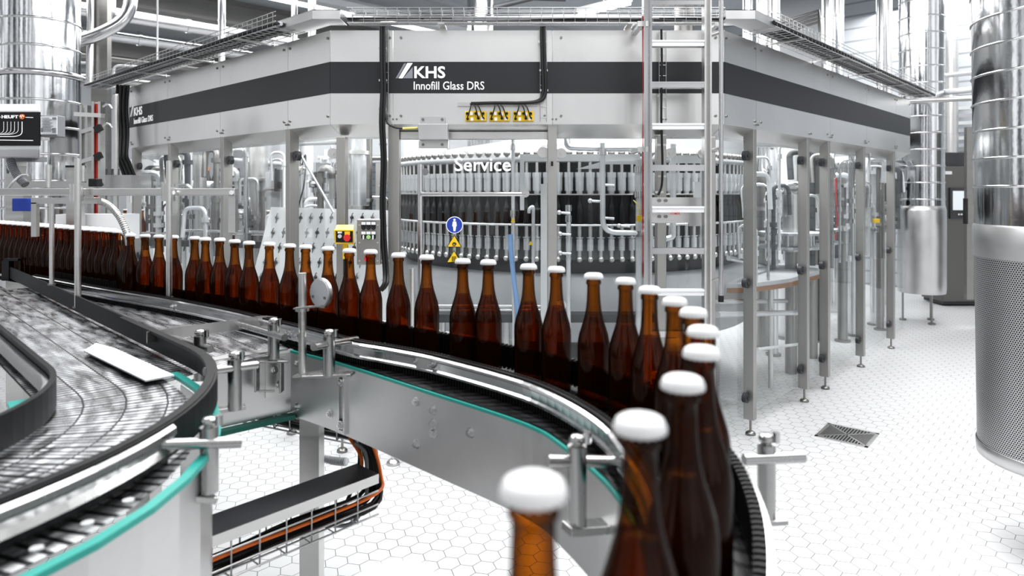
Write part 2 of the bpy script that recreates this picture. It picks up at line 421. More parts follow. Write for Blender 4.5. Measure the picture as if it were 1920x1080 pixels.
# the lamp near the centre top
c=W(1132,16,9.0); t=thing('strip_light','bright strip light hanging above the middle of the machine','light',c)
d=(B*-1); part('housing',MB().obox(c+up*.05,d*.42,A*.06,up*.03),white,t); part('tube',MB().obox(c,d*.40,A*.05,up*.02),lamp,t)
part('hanger',MB().cyl(c+up*.07,V((c.x,c.y,5.0)),.008,n=6),wire,t)
# overhead pipes along A
for k,(b,z,r,mt,lab) in enumerate([(11.4,4.25,.10,steelp,'thick polished overhead pipe running under the roof beams'),(11.9,4.42,.05,steeld,'thin dark overhead pipe beside the thick polished one'),
      (13.9,4.45,.12,duct,'wide shiny overhead duct in the middle of the hall roof'),(16.2,4.40,.09,steeld,'dark overhead pipe towards the back wall'),(18.6,4.3,.12,steel,'farthest grey overhead pipe near the back wall')]):
    m=MB(); m.cyl(AB(-3,b,z),AB(12.3,b,z),r,n=14)
    for q in range(-2,12,2): m.cyl(AB(q,b,z),AB(q+.06,b,z),r*1.12,n=14)
    t=solo('overhead_pipe',m,mt,lab,'pipe')
# pipes with elbows (upper left)
for k,(p,r,lab) in enumerate([([W(0,90,9.5)+V((-1,0,0)),W(148,78,9.5),W(205,45,9.6),W(208,-60,9.6)],.075,'silver pipe rising to the roof behind the left ventilation duct'),
        ([W(60,115,8.8)+V((-1,0,0)),W(165,75,9.0),W(244,34,9.2),W(247,-60,9.2)],.085,'silver bent pipe elbowing up beside the thin ceiling rod'),
        ([W(168,160,9.2),W(170,60,9.2),W(170,-20,9.2)],.05,'short vertical silver pipe dropping to the white railing')]):
    solo('bent_pipe',MB().tube(fillet(p,.25),r,12),steelp,lab,'pipe')
solo('ceiling_rod',MB().cyl(W(295,120,8.5),W(295,-80,8.5),.012,n=6),white,'thin white rod hanging from the ceiling above the left fascia','rod')
# dark conduits top centre
solo('conduit',MB().tube([W(925,14,8.5),W(975,2,8.6),W(1000,-4,8.7),W(1060,-2,8.8)],.035,8),darkg,'dark conduit under the roof left of the hanging strip light','conduit')
# vertical pipes behind the machine
for px,w,y1,D,mt,lab in [(416,13,330,9.2,steelp,'slim polished riser pipe above the left fascia'),(552,11,300,9.6,steelp,'thin riser pipe behind the left end of the corner cover'),(585,14,300,9.8,whitep,'pale riser pipe behind the corner cover'),
      (900,48,300,9.0,duct,'ribbed silver riser above the maker lettering'),(1283,36,300,10.4,steeld,'short wide riser beside the top of the ladder'),
      (1402,18,300,8.8,steelp,'first polished riser right of the ladder'),(1432,26,300,8.8,steelp,'second polished riser right of the ladder'),(1454,16,300,8.8,steel,'third riser right of the ladder, satin finish'),
      (1556,30,320,9.0,steelp,'bright riser before the clad wall, left of a close pair'),(1576,12,320,9.0,whitep,'thin pale riser touching the bright one'),
      (1654,20,430,9.6,steelp,'single silver riser left of the tall ringed duct'),(1784,22,420,10.4,steel,'satin riser between the two ringed ducts'),(1668,9,400,9.4,whitep,'thinnest riser beside the tall ringed duct')]:
    top=W(px,-140,D); r=w/2/F*D; m=MB(); m.cyl(V((top.x,D,0)),top,r,n=18)
    for q in range(6): z=.9+q*.75; m.cyl(V((top.x,D,z)),V((top.x,D,z+.03)),r*1.07,n=18)
    solo('riser_pipe',m,mt,lab,'pipe')
# grey window / tank behind right top
m=MB(); m.obox(W(1512,40,10.6),(B*-1)*.5,A*.05,up*.9); solo('facade_sheet',m,offw,'plain grey panel high on the clad wall behind the pipes','panel')
m=MB()
for k in range(4): m.tube([W(1466,42+7*k,10.0),W(1535,20+7*k,9.4),W(1540,70+5*k,9.4)],.02,6)
solo('pipe_bundle',m,steeld,'bundle of thin dark pipes crossing behind the bright riser','pipe')
m=MB(); m.cyl(W(1470,62,11.6),W(1530,80,10.8),.22,n=16); solo('motor',m,darkg,'dark round fan motor behind the right cable tray','motor')
# white horizontal services right
for k,(p0,p1,r,mt,lab) in enumerate([(W(1680,152,9.8),W(1850,134,8.6),.03,whitep,'upper white pipe crossing to the right duct'),(W(1690,182,8.9),W(1850,165,7.6),.035,whitep,'middle white pipe crossing to the right duct'),(W(1700,190,8.2),W(1850,183,7.4),.03,steel,'lower satin pipe crossing to the right duct')]):
    solo('service_pipe',MB().cyl(p0,p1,r,n=10),mt,lab,'pipe')
for k in range(6):
    y=205+k*14
    solo('cladding_rail',MB().bar(W(1765,y,11.0),W(1900,y-8,9.6),.02,.05),[white,offw][k%2],'white horizontal rail on the far wall, %s from the top'%ordn(k+1),'rail','wall rails')
# railing left
m=MB()
m.tube(fillet([W(118,118,9.8),W(203,118,9.8),W(204,175,9.8)],.1),.018,6); m.tube(fillet([W(213,165,9.8),W(213,122,9.8),W(290,127,9.8)],.1),.018,6)
m.cyl(W(120,150,9.8),W(204,155,9.8),.016,n=6); m.cyl(W(175,118,9.8),W(175,175,9.8),.016,n=6)
solo('railing',m,white,'white tubular safety railing between the left duct and cable tray','railing')
m=MB(); m.cyl(W(0,132,9.5),W(14,132,9.5),.02,n=6); m.cyl(W(3,132,9.5),W(3,300,9.5),.02,n=6); solo('railing',m,white,'short piece of white railing left of the left duct','railing')
solo('steel_column',MB().box(W(190,120,9.3)+V((0,0,-.9)),(.22,.1,4.2)),steeld,'dark steel roof column behind the white railing','column')

# ------------------------------------------------------------------ ducts
def ring(m,c,r,z,s=.018): m.lathe([(r,z-s),(r+s*.9,z-s*.4),(r+s*.9,z+s*.4),(r,z+s)],c,40)
D=7.0; cx=(76-960)/F*D; t=thing('ventilation_duct','large round spiral ventilation duct of shiny metal at the far left','duct',(cx,D,0))
m=MB(); m.lathe([(.355,0),(.355,5.0)],(cx,D,0),40); part('duct_wall',m,duct,t)
for k in range(12):
    m=MB(); ring(m,V((cx,D,0)),.355+(.02 if k==9 else 0),.35+k*.27+1.0*(k>9)*0,.012 if k!=9 else .03); part('ring',m,steelp,t)
D=8.3; cx=(1728-960)/F*D; t=thing('ventilation_duct','tall ringed duct on thin legs behind the right end of the enclosure','duct',(cx,D,0))
m=MB(); m.lathe([(.245,1.42),(.245,5.0)],(cx,D,0),36); part('duct_wall',m,duct,t)
for k in range(17):
    m=MB(); ring(m,V((cx,D,0)),.245,1.5+k*.2,.010); part('ring',m,steelp,t)
m=MB(); m.lathe([(.255,.36),(.262,.40),(.262,1.36),(.25,1.42),(.2,1.43)],(cx,D,0),36); m.lathe([(.001,.36),(.255,.36)],(cx,D,0),36); part('outlet_drum',m,plate,t)
for k in range(3):
    a=-1.57+k*2.09; x=cx+.2*math.cos(a); y=D+.2*math.sin(a)
    m=MB().cyl((x,y,.02),(x,y,.37),.012,n=8).cyl((x,y,0),(x,y,.02),.04,n=12); part('leg',m,steeld,t)
D=3.0; r0=.345; cx=2.12+r0; t=thing('ventilation_duct','big nearby ringed duct with a perforated outlet at the right edge','duct',(cx,D,0))
def rz(z): return .335+.027*(z-.39)/2.2
m=MB(); m.lathe([(rz(1.42),1.42),(rz(3.2),3.2),(rz(4.8),4.8)],(cx,D,0),56); part('duct_wall',m,duct,t)
for k in range(26):
    z=1.62+k*.125; m=MB(); ring(m,V((cx,D,0)),rz(z),z,.006); part('ring',m,steelp,t)
m=MB(); m.lathe([(rz(1.30)+.002,1.30),(rz(1.30)+.006,1.34),(rz(1.44)+.006,1.44),(rz(1.44),1.45)],(cx,D,0),56); part('collar',m,plate,t)
m=MB(); m.lathe([(rz(.44),.44),(rz(1.30),1.30)],(cx,D,0),56,uv=True); part('perforated_outlet',m,perf,t,'grey sheet drilled with rows of small holes')
m=MB(); m.lathe([(.001,.385),(.31,.385),(.338,.395),(.342,.45),(.338,.455)],(cx,D,0),56); part('base_ring',m,plate,t)
for k in range(3):
    a=(-.5,.45,1.4)[k]; x=cx+.2*math.cos(a); y=D+.2*math.sin(a)
    m=MB().cyl((x,y,.02),(x,y,.39),.015,n=8).cyl((x,y,0),(x,y,.02),.045,n=12); part('leg',m,steeld,t)
# control cabinet
D=9.4
def facebox(m,x0,x1,y0,y1,D,dep): 
    p0=W(x0,y1,D);p1=W(x1,y0,D); m.box(((p0.x+p1.x)/2,D+dep/2,(p0.z+p1.z)/2),(p1.x-p0.x,dep,p1.z-p0.z)); return m
t=thing('control_cabinet','dark grey control cabinet with a small screen beyond the right end of the machine','cabinet',(W(1805,0,D).x,D,0))
part('body',facebox(MB(),1768,1850,312,566,D,.5),cabm,t,bevel=.01)
part('top_box',facebox(MB(),1768,1850,286,314,D+.05,.4),darkg,t)
part('screen_frame',facebox(MB(),1782,1816,352,410,D-.03,.03),darkg,t); 
part('screen',facebox(MB(),1787,1812,358,394,D-.036,.006),screen,t,'pale lit screen')
for k in range(3): part('button',MB().cyl(W(1798+k*5,402,D-.03),W(1798+k*5,402,D-.05),.013,n=10),white,t)
part('plinth',facebox(MB(),1768,1850,564,571,D+.03,.44),darkg,t)
part('name_plate',facebox(MB(),1770,1785,321,327,D-.006,.006),white,t)
t=thing('control_cabinet','tall grey cabinet partly hidden by the near right duct','cabinet',(W(1840,0,7.9).x,7.9,0))
part('body',facebox(MB(),1824,1900,237,560,7.9,.03),cabm,t,bevel=.01); part('door_edge',facebox(MB(),1813,1826,238,562,7.85,.05),steeld,t)
part('handle',facebox(MB(),1811,1815,372,420,7.8,.05),black,t)
for k in (0,1): part('foot',MB().cyl((W(1832+50*k,0,7.92).x,7.92,0),(W(1832+50*k,0,7.92).x,7.92,.38),.015,n=10),darkg,t)

# ------------------------------------------------------------------ enclosure of the filling machine
P={'LL':V((-4.30,7.9,0)),'LE':V((-3.585,6.35,0)),'L':V((-1.10,4.1,0)),'R':V((1.285,4.1,0)),'RE':V((4.29,7.3,0)),'RB':V((3.6,9.6,0))}
chain=['LL','LE','L','R','RE','RB']
def inward(p,q):
    d=(q-p).normalized(); return V((-d.y,d.x,0))
def corner_in(name):
    i=chain.index(name)
    n1=inward(P[chain[i-1]],P[name]) if i>0 else None; n2=inward(P[name],P[chain[i+1]]) if i<len(chain)-1 else None
    if n1 is None: return n2
    if n2 is None: return n1
    l=(n1+n2).normalized(); return l/l.dot(n1)
def on(p,q,px):
    s=(px-CX)/F; d=q-p; t=(s*p.y-p.x)/(d.x-s*d.y); return p+d*t
ZT,ZB,ST,SB=2.572,2.0035,2.381,2.191
def fascia(pa,pb,ia,ib,n,label,seam=True):
    t=thing('fascia_panel',label,'panel',((pa+pb)/2)+up*ZB,'fascia panels of the filler')
    prof=[(0,ZT),(0,ZB),(.13,1.925),(.13,1.94),(.015,2.015),(.015,ZT)]
    e=(pb-pa).normalized()*.0015
    m=MB().sweep(prof,[pa+e,pb-e],[ia,ib]); part('sheet',m,steelf,t)
    m=MB().sweep([(-.003,ST),(-.003,SB),(0,SB),(0,ST)],[pa,pb],[n,n]); part('stripe',m,darkb,t,'dark stripe across the panel')
    m=MB(); d=(pb-pa); L=d.length
    for f in ((.05,.95) if L>.3 else (.1,)):
        for z in (ZB+.05,ZT-.045):
            if L*f>.02: m.mark(); m.cyl(pa+d*f+up*z-n*.0005,pa+d*f+up*z-n*.007,.008,n=10)
    part('screw',m,steeld,t); return t
walls={'left':('LE','L'),'front':('L','R'),'right':('R','RE')}
LEFTS=[243,314,413,540,620]; FR=[620,737,1036,1348]; RG=[1358,1418,1556.5,1625,1680,1706]
panels={}
for wn,seams in (('left',LEFTS),('front',FR),('right',RG)):
    a,b=walls[wn]; pa,pb=P[a],P[b]; n=inward(pa,pb)
    pts=[pa]+[on(pa,pb,x) for x in seams[1:-1]]+[pb]; ins=[corner_in(a)]+[n]*(len(pts)-2)+[corner_in(b)]
    for i in range(len(pts)-1):
        lab={'left':'brushed steel fascia panel on the angled left side, %s from the front corner'%ordn(4-i),
             'front':['brushed steel fascia panel at the left of the front, beside the black cable','wide front fascia panel carrying the big white maker lettering','front fascia panel partly behind the ladder'][min(i,2)],
             'right':'brushed steel fascia panel on the angled right side, %s from the ladder'%ordn(i+1)}[wn]
        panels[(wn,i)]=fascia(pts[i],pts[i+1],ins[i],ins[i+1],n,lab)
fascia(P['LL'],P['LE'],corner_in('LL'),corner_in('LE'),inward(P['LL'],P['LE']),'fascia panel beyond the left corner cables, seen nearly edge on')
fascia(P['RE'],P['RB'],corner_in('RE'),corner_in('RB'),inward(P['RE'],P['RB']),'rear right fascia panel facing away from the ladder')
# rear fascia, seen through the glass
pa,pb=P['RB'],P['LL']+V((.6,1.6,0)); n=inward(pa,pb)
t=thing('fascia_panel','long rear fascia seen through the glass behind the carousel','panel',(pa+pb)/2+up*2)
part('sheet',MB().sweep([(0,2.572),(0,2.0),(.02,2.0),(.02,2.572)],[pa,pb],[n,n]),offw,t)
for k in range(5):
    q=pa.lerp(pb,k/4); part('post',MB().box(q+up*1.02,(.07,.07,1.95)),postm,t)
# maker lettering
def logo(parent,p,d,n,L0,scale,txt=True):
    """p: lower-left of the lettering block on the wall (3D), d right vector, scale in metres per photo pixel"""
    nn=-n; s=scale
    def q(x,y): return p+d*x*s+up*(-y)*s+nn*.005
    def quad(m,pts): m.poly([q(*a) for a in pts],.0015,nn)
    m=MB(); quad(m,[(0,0),(4,0),(20,-28),(16,-28)][::1]); quad(m,[(14,0),(32,0),(32,-21)]); part('logo_grey',m,lgrey,parent)  # grey slash and triangle of the printed maker logo
    m=MB(); quad(m,[(5.5,0),(13,0),(32,-28.5),(22,-28.5)]); part('logo_bar',m,letter,parent)
    m=MB(); text(m,'KHS',q(35,0),d,up,width=58*s,height=22.5*s,bold=.022); part('lettering',m,letter,parent)
    m=MB(); text(m,'Innofill Glass DRS',q(34,21.5),d,up,width=132*s,height=15.5*s,bold=.004); part('lettering',m,letter,parent)
n=inward(P['L'],P['R']); sc=4.1/F
logo(panels[('front',1)],W(742,147,4.1),V((1,0,0)),n,0,sc)
nl=inward(P['LE'],P['L']); dl=(P['L']-P['LE']).normalized()
pl=on(P['LE'],P['L'],243.5)+up*(CH-(219.5-YH)/F*6.34)
logo(panels[('left',0)],pl,dl,nl,0,.00345)
# posts
def post(p,n,d,label,w=.05,dep=.070,ztop=None,low=.1,clamps=(1.83,1.0,.25),side=-1,group='enclosure posts'):
    """p on the outer face line"""
    t=thing('support_post',label,'post',p+n*dep/2,group); zt=ztop or ZB+.01
    m=MB().obox(p+n*(dep/2+.004)+up*((zt+low)/2),d*w/2,n*dep/2,up*(zt-low)/2); part('profile',m,postm,t,bevel=.003)
    c=p+n*dep/2
    m=MB().cyl(c+up*.02,c+up*(low+.01),.008,n=8); part('stem',m,steeld,t)
    m=MB().lathe([(.001,.024),(.02,.022),(.032,.012),(.034,0),(.001,0)],c,16); part('foot_pad',m,steeld,t)
    m=MB().mark().cyl(p+up*(ZB+.03)-n*.001,p+up*(ZB+.03)-n*.012,.007,n=6).mark().cyl(p+d*.022+up*(ZB+.03)-n*.001,p+d*.022+up*(ZB+.03)-n*.012,.007,n=6)
    part('screw',m,steeld,t)
    for z in clamps:
        q=p+n*.045+d*side*(w/2+.028)+up*z
        m=MB(); m.cyl(q-n*.014,q+n*.014,.032,n=20); m.obox(q-d*side*.02,d*.012,n*.012,up*.026)
        m.cyl(q-n*.014,q-n*.022,.010,n=10); part('glass_clamp',m,steel if abs(n.x)<.1 else darkg,t)
    return t
def g(wn): a,b=walls[wn]; return P[a],P[b],inward(P[a],P[b]),(P[b]-P[a]).normalized()
pa,pb,n,d=g('left')
for i,px in enumerate((248,316,415,538)):
    post(on(pa,pb,px),n,d,'stainless post under the angled left fascia, %s from the front corner'%ordn(4-i),side=1)
pa,pb,n,d=g('right')
for i,px in enumerate((1417,1517,1556,1622,1678)):
    post(on(pa,pb,px),n,d,'stainless post with levelling foot on the right side, %s from the ladder'%ordn(i+1),side=-1)
pf,pg,nf,df=g('front')
post(on(pf,pg,637)+nf*.02,nf,df,'front left corner post behind the yellow emergency stop',w=.055,dep=.08,side=-1,ztop=1.93)
post(on(pf,pg,737)+nf*.01,nf,df,'left door post of the service door',w=.066,dep=.08,ztop=2.0,clamps=(),side=1)
post(on(pf,pg,1036)+nf*.01,nf,df,'right door post of the service door',w=.056,dep=.08,ztop=2.02,clamps=(1.83,.9),side=1)
post(on(pf,pg,1242)+nf*.01,nf,df,'front post behind the ladder',w=.056,dep=.08,ztop=1.94,clamps=(1.83,.9),side=1)
post(on(pf,pg,1338)+nf*.02,nf,df,'front right corner post beside the ladder',w=.04,dep=.08,ztop=1.93,clamps=(1.83,),side=-1)
# glass
def pane(p,q,n,label,z0=.12,z1=1.93,name='glass_panel'):
    m=MB(); m.sweep([(.052,z1),(.052,z0),(.060,z0),(.060,z1)],[p,q],[n,n])
    return solo(name,m,glass,label,'glass','glass panels of the enclosure')
def bays(wn,pxs,labf,w=.035):
    pa,pb,n,d=g(wn); L=[on(pa,pb,x) for x in pxs]
    for i in range(len(L)-1):
        pane(L[i]+d*w,L[i+1]-d*w,n,labf(i))
bays('left',(248,316,415,538,619),lambda i:'clear glass panel on the left side, %s bay from the front corner'%ordn(4-i))
bays('right',(1362,1417,1517,1556,1622,1678,1706),lambda i:'clear glass panel on the right side, %s bay from the ladder'%ordn(i+1))
bays('front',(640,737),lambda i:'front glass panel behind the push-button box')
bays('front',(1036,1242,1338),lambda i:['front glass panel between door and ladder','front glass panel behind the ladder rungs'][i])
# service door
D=4.15; t=thing('service_door','glass door lettered Service with steel head rail, in the middle of the front','door',W(890,0,D)*1.0)
t.location=(W(890,0,D).x,D,.12); ORG[t]=V(t.location)
m=MB(); facebox(m,750,1029,247,261,D,.05); part('head_rail',m,steel,t,bevel=.004)
m=MB(); facebox(m,750,1027,240,247,D+.03,.05); part('top_rail',m,steeld,t)
m=MB(); p0=W(752,262,D);p1=W(1026,262,D); m.box(((p0.x+p1.x)/2,D+.02,(.14+p0.z)/2),(p1.x-p0.x,.008,p0.z-.14)); part('glass_pane',m,glass,t)
m=MB(); text(m,'Service',W(852,321,D)+V((0,.010,0)),(1,0,0),up,width=106*D/F,height=26*D/F,bold=.012); part('lettering',m,letter,t,'white word Service')
m=MB(); q=W(1018,286,D-.01); m.cyl(q+V((0,.0,0)),q+V((0,.03,0)),.034,n=20); m.box(q+V((.045,.012,0)),(.05,.02,.055)); part('hinge',m,steel,t)
m=MB(); q=W(1035,307,4.08); m.box(q,(.014,.012,.028)); part('lock',m,black,t)
# signs
q=W(852,422,D)+V((0,.012,0))
m=MB(); m.cyl(q,q-V((0,.003,0)),.052,n=32); s=part('sign_rim',m,letter,t,'round blue protective clothing sign')
m=MB(); m.cyl(q,q-V((0,.0045,0)),.048,n=32); part('sign_disc',m,blue,s)
m=MB(); k=q-V((0,.005,0)); m.ball(k+up*.031,.0075,8)
m.poly([k+V((-.010,0,.022)),k+V((-.014,0,-.008)),k+V((-.009,0,-.008)),k+V((-.006,0,-.038)),k+V((-.001,0,-.038)),k+V((0,0,-.010)),k+V((.001,0,-.038)),k+V((.006,0,-.038)),k+V((.009,0,-.008)),k+V((.014,0,-.008)),k+V((.010,0,.022))],.0012,(0,-1,0))
part('sign_figure',m,letter,s)
for j,(px,py,lab) in enumerate(((851.5,456,'yellow triangular warning sign with a swirl'),(851,485,'yellow triangular hot surface sign with wavy lines'))):
    q=W(px,py,D)+V((0,.012,0)); R=.054
    def tri(R,y): return [q+V((R*math.cos(a),y,R*math.sin(a)*.95)) for a in (math.pi/2,math.pi*7/6,math.pi*11/6)]
    m=MB(); m.poly(tri(R,-.001),.002,(0,-1,0)); s=part('sign_edge',m,black,t,lab)
    m=MB(); m.poly(tri(R*.86,-.003),.002,(0,-1,0)); part('sign_face',m,yellow,s)
    m=MB(); kk=q-V((0,.005,0))
    if j==0:
        m.tube([kk+V((.013*math.cos(a)*(1-.04*i),0,.013*math.sin(a)*(1-.04*i)-.008)) for i,a in enumerate([x*.6 for x in range(16)])],.002,6)
    else:
        for s_ in (-1,0,1): m.tube([kk+V((s_*.010+.003*math.sin(z*4),0,-.018+z*.008)) for z in [y*.5 for y in range(9)]],.0018,6)
        m.box(kk+V((0,0,-.022)),(.04,.003,.003))
    part('sign_symbol',m,black,s)
# junction box
D=4.06; t=thing('switch_box','grey steel safety switch box over the door head with yellow plug','box',(W(812,0,D).x,4.07,W(0,278,D).z))
part('housing',facebox(MB(),784,839,232,262,3.98,.09),plate,t,bevel=.004); part('flange',facebox(MB(),788,834,219,234,4.07,.02),plate,t)
part('lower_plate',facebox(MB(),785,840,264,277,4.07,.04),steel,t)
m=MB()
for x in (793,829):
    for y in (224,271): m.mark(); m.cyl(W(x,y,4.075),W(x,y,4.06),.009,n=8)
part('screw',m,steeld,t)
solo('sensor_cable',MB().tube(spline([W(722,210,4.06),W(726,230,4.04),W(740,239,4.03),W(755,241,4.02)]),.005,6),black,'short black cable running from the tall cable to the switch box','cable')
solo('cable_plug',MB().cyl(W(755,241,4.02),W(783,240,4.02),.007,n=8),lemon,'yellow plug at the left of the grey switch box','plug')
# yellow modules
solo('conduit_channel',facebox(MB(),858,1008,192,199,4.08,.015),steel,'slim steel channel above the yellow modules','channel')
for i,(x0,x1) in enumerate(((872,912),(917,956),(962,1001))):
    t=thing('io_module','yellow connector block below the maker lettering, %s'%['left of three','middle of three','right of three'][i],'connector block',(W((x0+x1)/2,0,4.1).x,4.09,W(0,227,4.1).z),'yellow connector blocks')
    part('body',facebox(MB(),x0,x1,208,227,4.07,.028),yellow,t,bevel=.004)
    m=MB()
    for (fx,fy) in ((.3,.25),(.32,.8),(.8,.75),(.62,.3)) : 
        x=x0+(x1-x0)*fx;y=208+19*fy; m.mark(); facebox(m,x-2.5,x+2.5,y-3,y+3,4.058,.014)
    part('white_plug',m,white,t)
    m=MB()
    for (fx,fy) in ((.1,.25),(.12,.78),(.62,.72),(.85,.25),(.85,.72),(.5,.25)):
        x=x0+(x1-x0)*fx;y=208+19*fy; m.mark(); m.cyl(W(x,y,4.071),W(x,y,4.060),.0085,n=10)
    part('socket',m,black,t)
    m=MB()
    for k,(xa,xb) in enumerate(((.25,.1),(.35,.62),(.5,.85))):
        a=W(x0+(x1-x0)*xa,194,4.05);b=W(x0+(x1-x0)*xb,222,4.055); m.tube(spline([a,a.lerp(b,.3)+V((.008,-.02,0)),b],5),.0035,6)
    part('lead',m,black,t)
# cables
def cable_run(pts,rs,label,clips=True,mat=black,name='cable_bundle'):
    t=thing(name,label,'cable',V(pts[0]))
    m=MB()
    for k,(ox,r) in enumerate(rs):
        m.tube(spline([V(p)+V((ox,-.002*k,0)) for p in pts],5),r,7)
    part('cable',m,mat,t)
    if clips:
        m=MB(); sp=spline(pts,5)
        for q in sp[3::5]: m.mark(); m.box(q+V((0,.006,0)),(.05,.004,.012))
        part('clip',m,steel,t)
    return t
cable_run([W(717,50,4.05),W(717,120,4.05),W(718,170,4.05),W(716,230,4.04),W(719,300,4.04),W(717,380,4.04),W(719,450,4.04),W(723,510,4.02),W(722,532,3.98),W(712,545,3.98)],[(-.006,.012),(.012,.009)],'tall black cable hanging down the front left of the service door')
m=MB()
for x in (722,728): m.cyl(W(x,55,4.085),W(x,245,4.085),.002,n=5)
for k in range(10): m.cyl(W(722,60+k*19,4.085),W(728,60+k*19,4.085),.002,n=5)
solo('wire_ladder',m,wire,'thin wire cable ladder beside the tall black cable','cable tray')
cable_run([W(1017,50,4.05),W(1018,100,4.05),W(1020,150,4.05),W(1019,178,4.05),W(1008,190,4.05),W(975,193,4.05),W(930,193,4.05),W(885,194,4.05)],[(-.006,.010),(.010,.010)],'black cable turning left above the yellow modules')
m=MB()
for x in (1013,1025): m.cyl(W(x,55,4.085),W(x,228,4.085),.002,n=5)
for k in range(9): m.cyl(W(1013,60+k*20,4.085),W(1025,60+k*20,4.085),.002,n=5)
solo('wire_ladder',m,wire,'thin wire cable ladder behind the cable of the yellow modules','cable tray')
cable_run([W(1240,55,4.05),W(1241,120,4.05),W(1240,220,4.05),W(1242,300,4.05),W(1241,345,4.05),W(1234,366,4.05)],[(0,.007)],'thin black cable running down behind the ladder')
m=MB()
for x in (1236,1249): m.cyl(W(x,58,4.085),W(x,228,4.085),.002,n=5)
for k in range(9): m.cyl(W(1236,62+k*20,4.085),W(1249,62+k*20,4.085),.002,n=5)
solo('wire_ladder',m,wire,'thin wire cable ladder behind the ladder rungs','cable tray')
for k,(x,lab) in enumerate(((222,'left'),(229,'middle'),(236,'right'))):
    cable_run([W(x+2,160,6.3-.05*k),W(x-1,200,6.25),W(x+1,250,6.25),W(x-1,290,6.2),W(x+4,305,6.15),W(x+14,330,6.05)],[(-.014,.014),(.016,.012)],'black cable bundle dropping at the left end of the enclosure, %s of three'%lab)
solo('conduit_pipe',MB().tube(fillet([W(215,182,6.0),W(218,176,6.0),W(218,352,6.0)],.05),.02,8).cyl(W(218,352,6.0),V((W(218,352,6.0).x,6.0,0)),.02,n=8),steel,'vertical steel conduit left of the hanging cable bundles','pipe')
# corner covers and wire trays on top
def tray(path,label,n_in,w=.14,z=2.60):
    t=thing('cable_tray',label,'cable tray',V(path[0])+up*z)
    pts=[V(p) for p in path]; m=MB(); dense=[]
    lats=n_in
    for u in (-.02,-.02-w/3,-.02-2*w/3,-.02-w):
        m.tube([p+l*u+up*(z) for p,l in zip(pts,lats)],.0028,5)
    for u in (-.02,-.02-w):
        for dz in (.03,.062,.088): m.tube([p+l*u+up*(z+dz) for p,l in zip(pts,lats)],.0028,5)
    for i in range(len(pts)-1):
        a,b=pts[i],pts[i+1]; L=(b-a).length; k=int(L/.065)
        for j in range(k):
            f=(j+.5)/k; p=a.lerp(b,f); l=lats[i].lerp(lats[i+1],f)
            m.tube([p+l*-.02+up*(z+.088),p+l*-.02+up*z,p+l*(-.02-w)+up*z,p+l*(-.02-w)+up*(z+.088)],.0022,4,cap=False)
    part('wire_basket',m,wire,t)
    m=MB(); m2=MB()
    for k in range(14):
        u=-.03-k*(w-.02)/13; r=.007+.003*(k%3); pp=[]
        for i in range(len(pts)-1):
            for f in (0,.2,.4,.6,.8):
                p=pts[i].lerp(pts[i+1],f); l=lats[i].lerp(lats[i+1],f); pp.append(p+l*(u+random.uniform(-.006,.006))+up*(z+.012+r+random.uniform(0,.012)))
        pp.append(pts[-1]+lats[-1]*u+up*(z+.02)); (m2 if k in (2,7,11) else m).tube(pp,r,6)
    part('cable',m,black,t); part('grey_cable',m2,offw,t,'pale grey cable')
    m=MB()
    for i in range(len(pts)-1):
        a,b=pts[i],pts[i+1]; L=(b-a).length; k=max(1,int(L/.75))
        for j in range(k):
            f=(j+.5)/k; p=a.lerp(b,f); l=lats[i].lerp(lats[i+1],f); dd=(b-a).normalized()
            m.mark(); m.obox(p+l*(-w/2)+up*(z-.012),l*(w/2+.05),dd*.02,up*.003); m.obox(p+l*.01+up*(z-.02),l*.003,dd*.02,up*.02)
    part('bracket',m,steel,t); return t
nL=inward(P['LE'],P['L']);nF=inward(P['L'],P['R']);nR=inward(P['R'],P['RE'])
dLn=(P['L']-P['LE']).normalized(); dR=(P['RE']-P['R']).normalized()
tray([P['LE']-dLn*.55,P['L']-dLn*.25],'wire basket cable tray full of black cables along the top of the left fascia',[nL,nL],w=.20)
tray([P['L']+V((.12,0,0)),P['R']-V((.02,0,0))],'wire basket cable tray along the top of the front fascia',[nF,nF],w=.06)
tray([P['R']+dR*.22,P['RE']+dR*.1],'wire basket cable tray full of black cables along the top of the right fascia',[nR,nR],w=.20)
def cover(c,n1,d1,n2,d2,label,la,lb):
    """bent corner cover above a tray corner"""
    z0,z1=2.60,2.655; w=.16
    t=thing('corner_cover',label,'cover',c+up*z0)
    ci=(n1+n2).normalized(); ci=ci/ci.dot(n1)
    a,b,e,f=c-d1*la,c-d1*la-n1*w,c+d2*lb-n2*w,c+d2*lb; mid=c-ci*w
    m=MB(); m.poly([p+up*z1 for p in (a,b,mid,e,f,c)],.004)
    for p,q in ((b,mid),(mid,e)):
        nn=(q-p).normalized(); nn=V((nn.y,-nn.x,0)); m.poly([p+up*z1,p+up*(z1-.05),q+up*(z1-.05),q+up*z1],.004,nn)
    m.poly([p+up*(z1-.05) for p in (a,b,mid,e,f,c)],.004)
    part('plate',m,plate,t); return t
cover(P['L'],nL,dLn,nF,V((1,0,0)),'grey angled cover plate over the left tray corner',.36,.10)
cover(P['R']+V((.06,0,0)),nF,V((1,0,0)),nR,dR,'grey angled cover plate over the right tray corner',.10,.32)
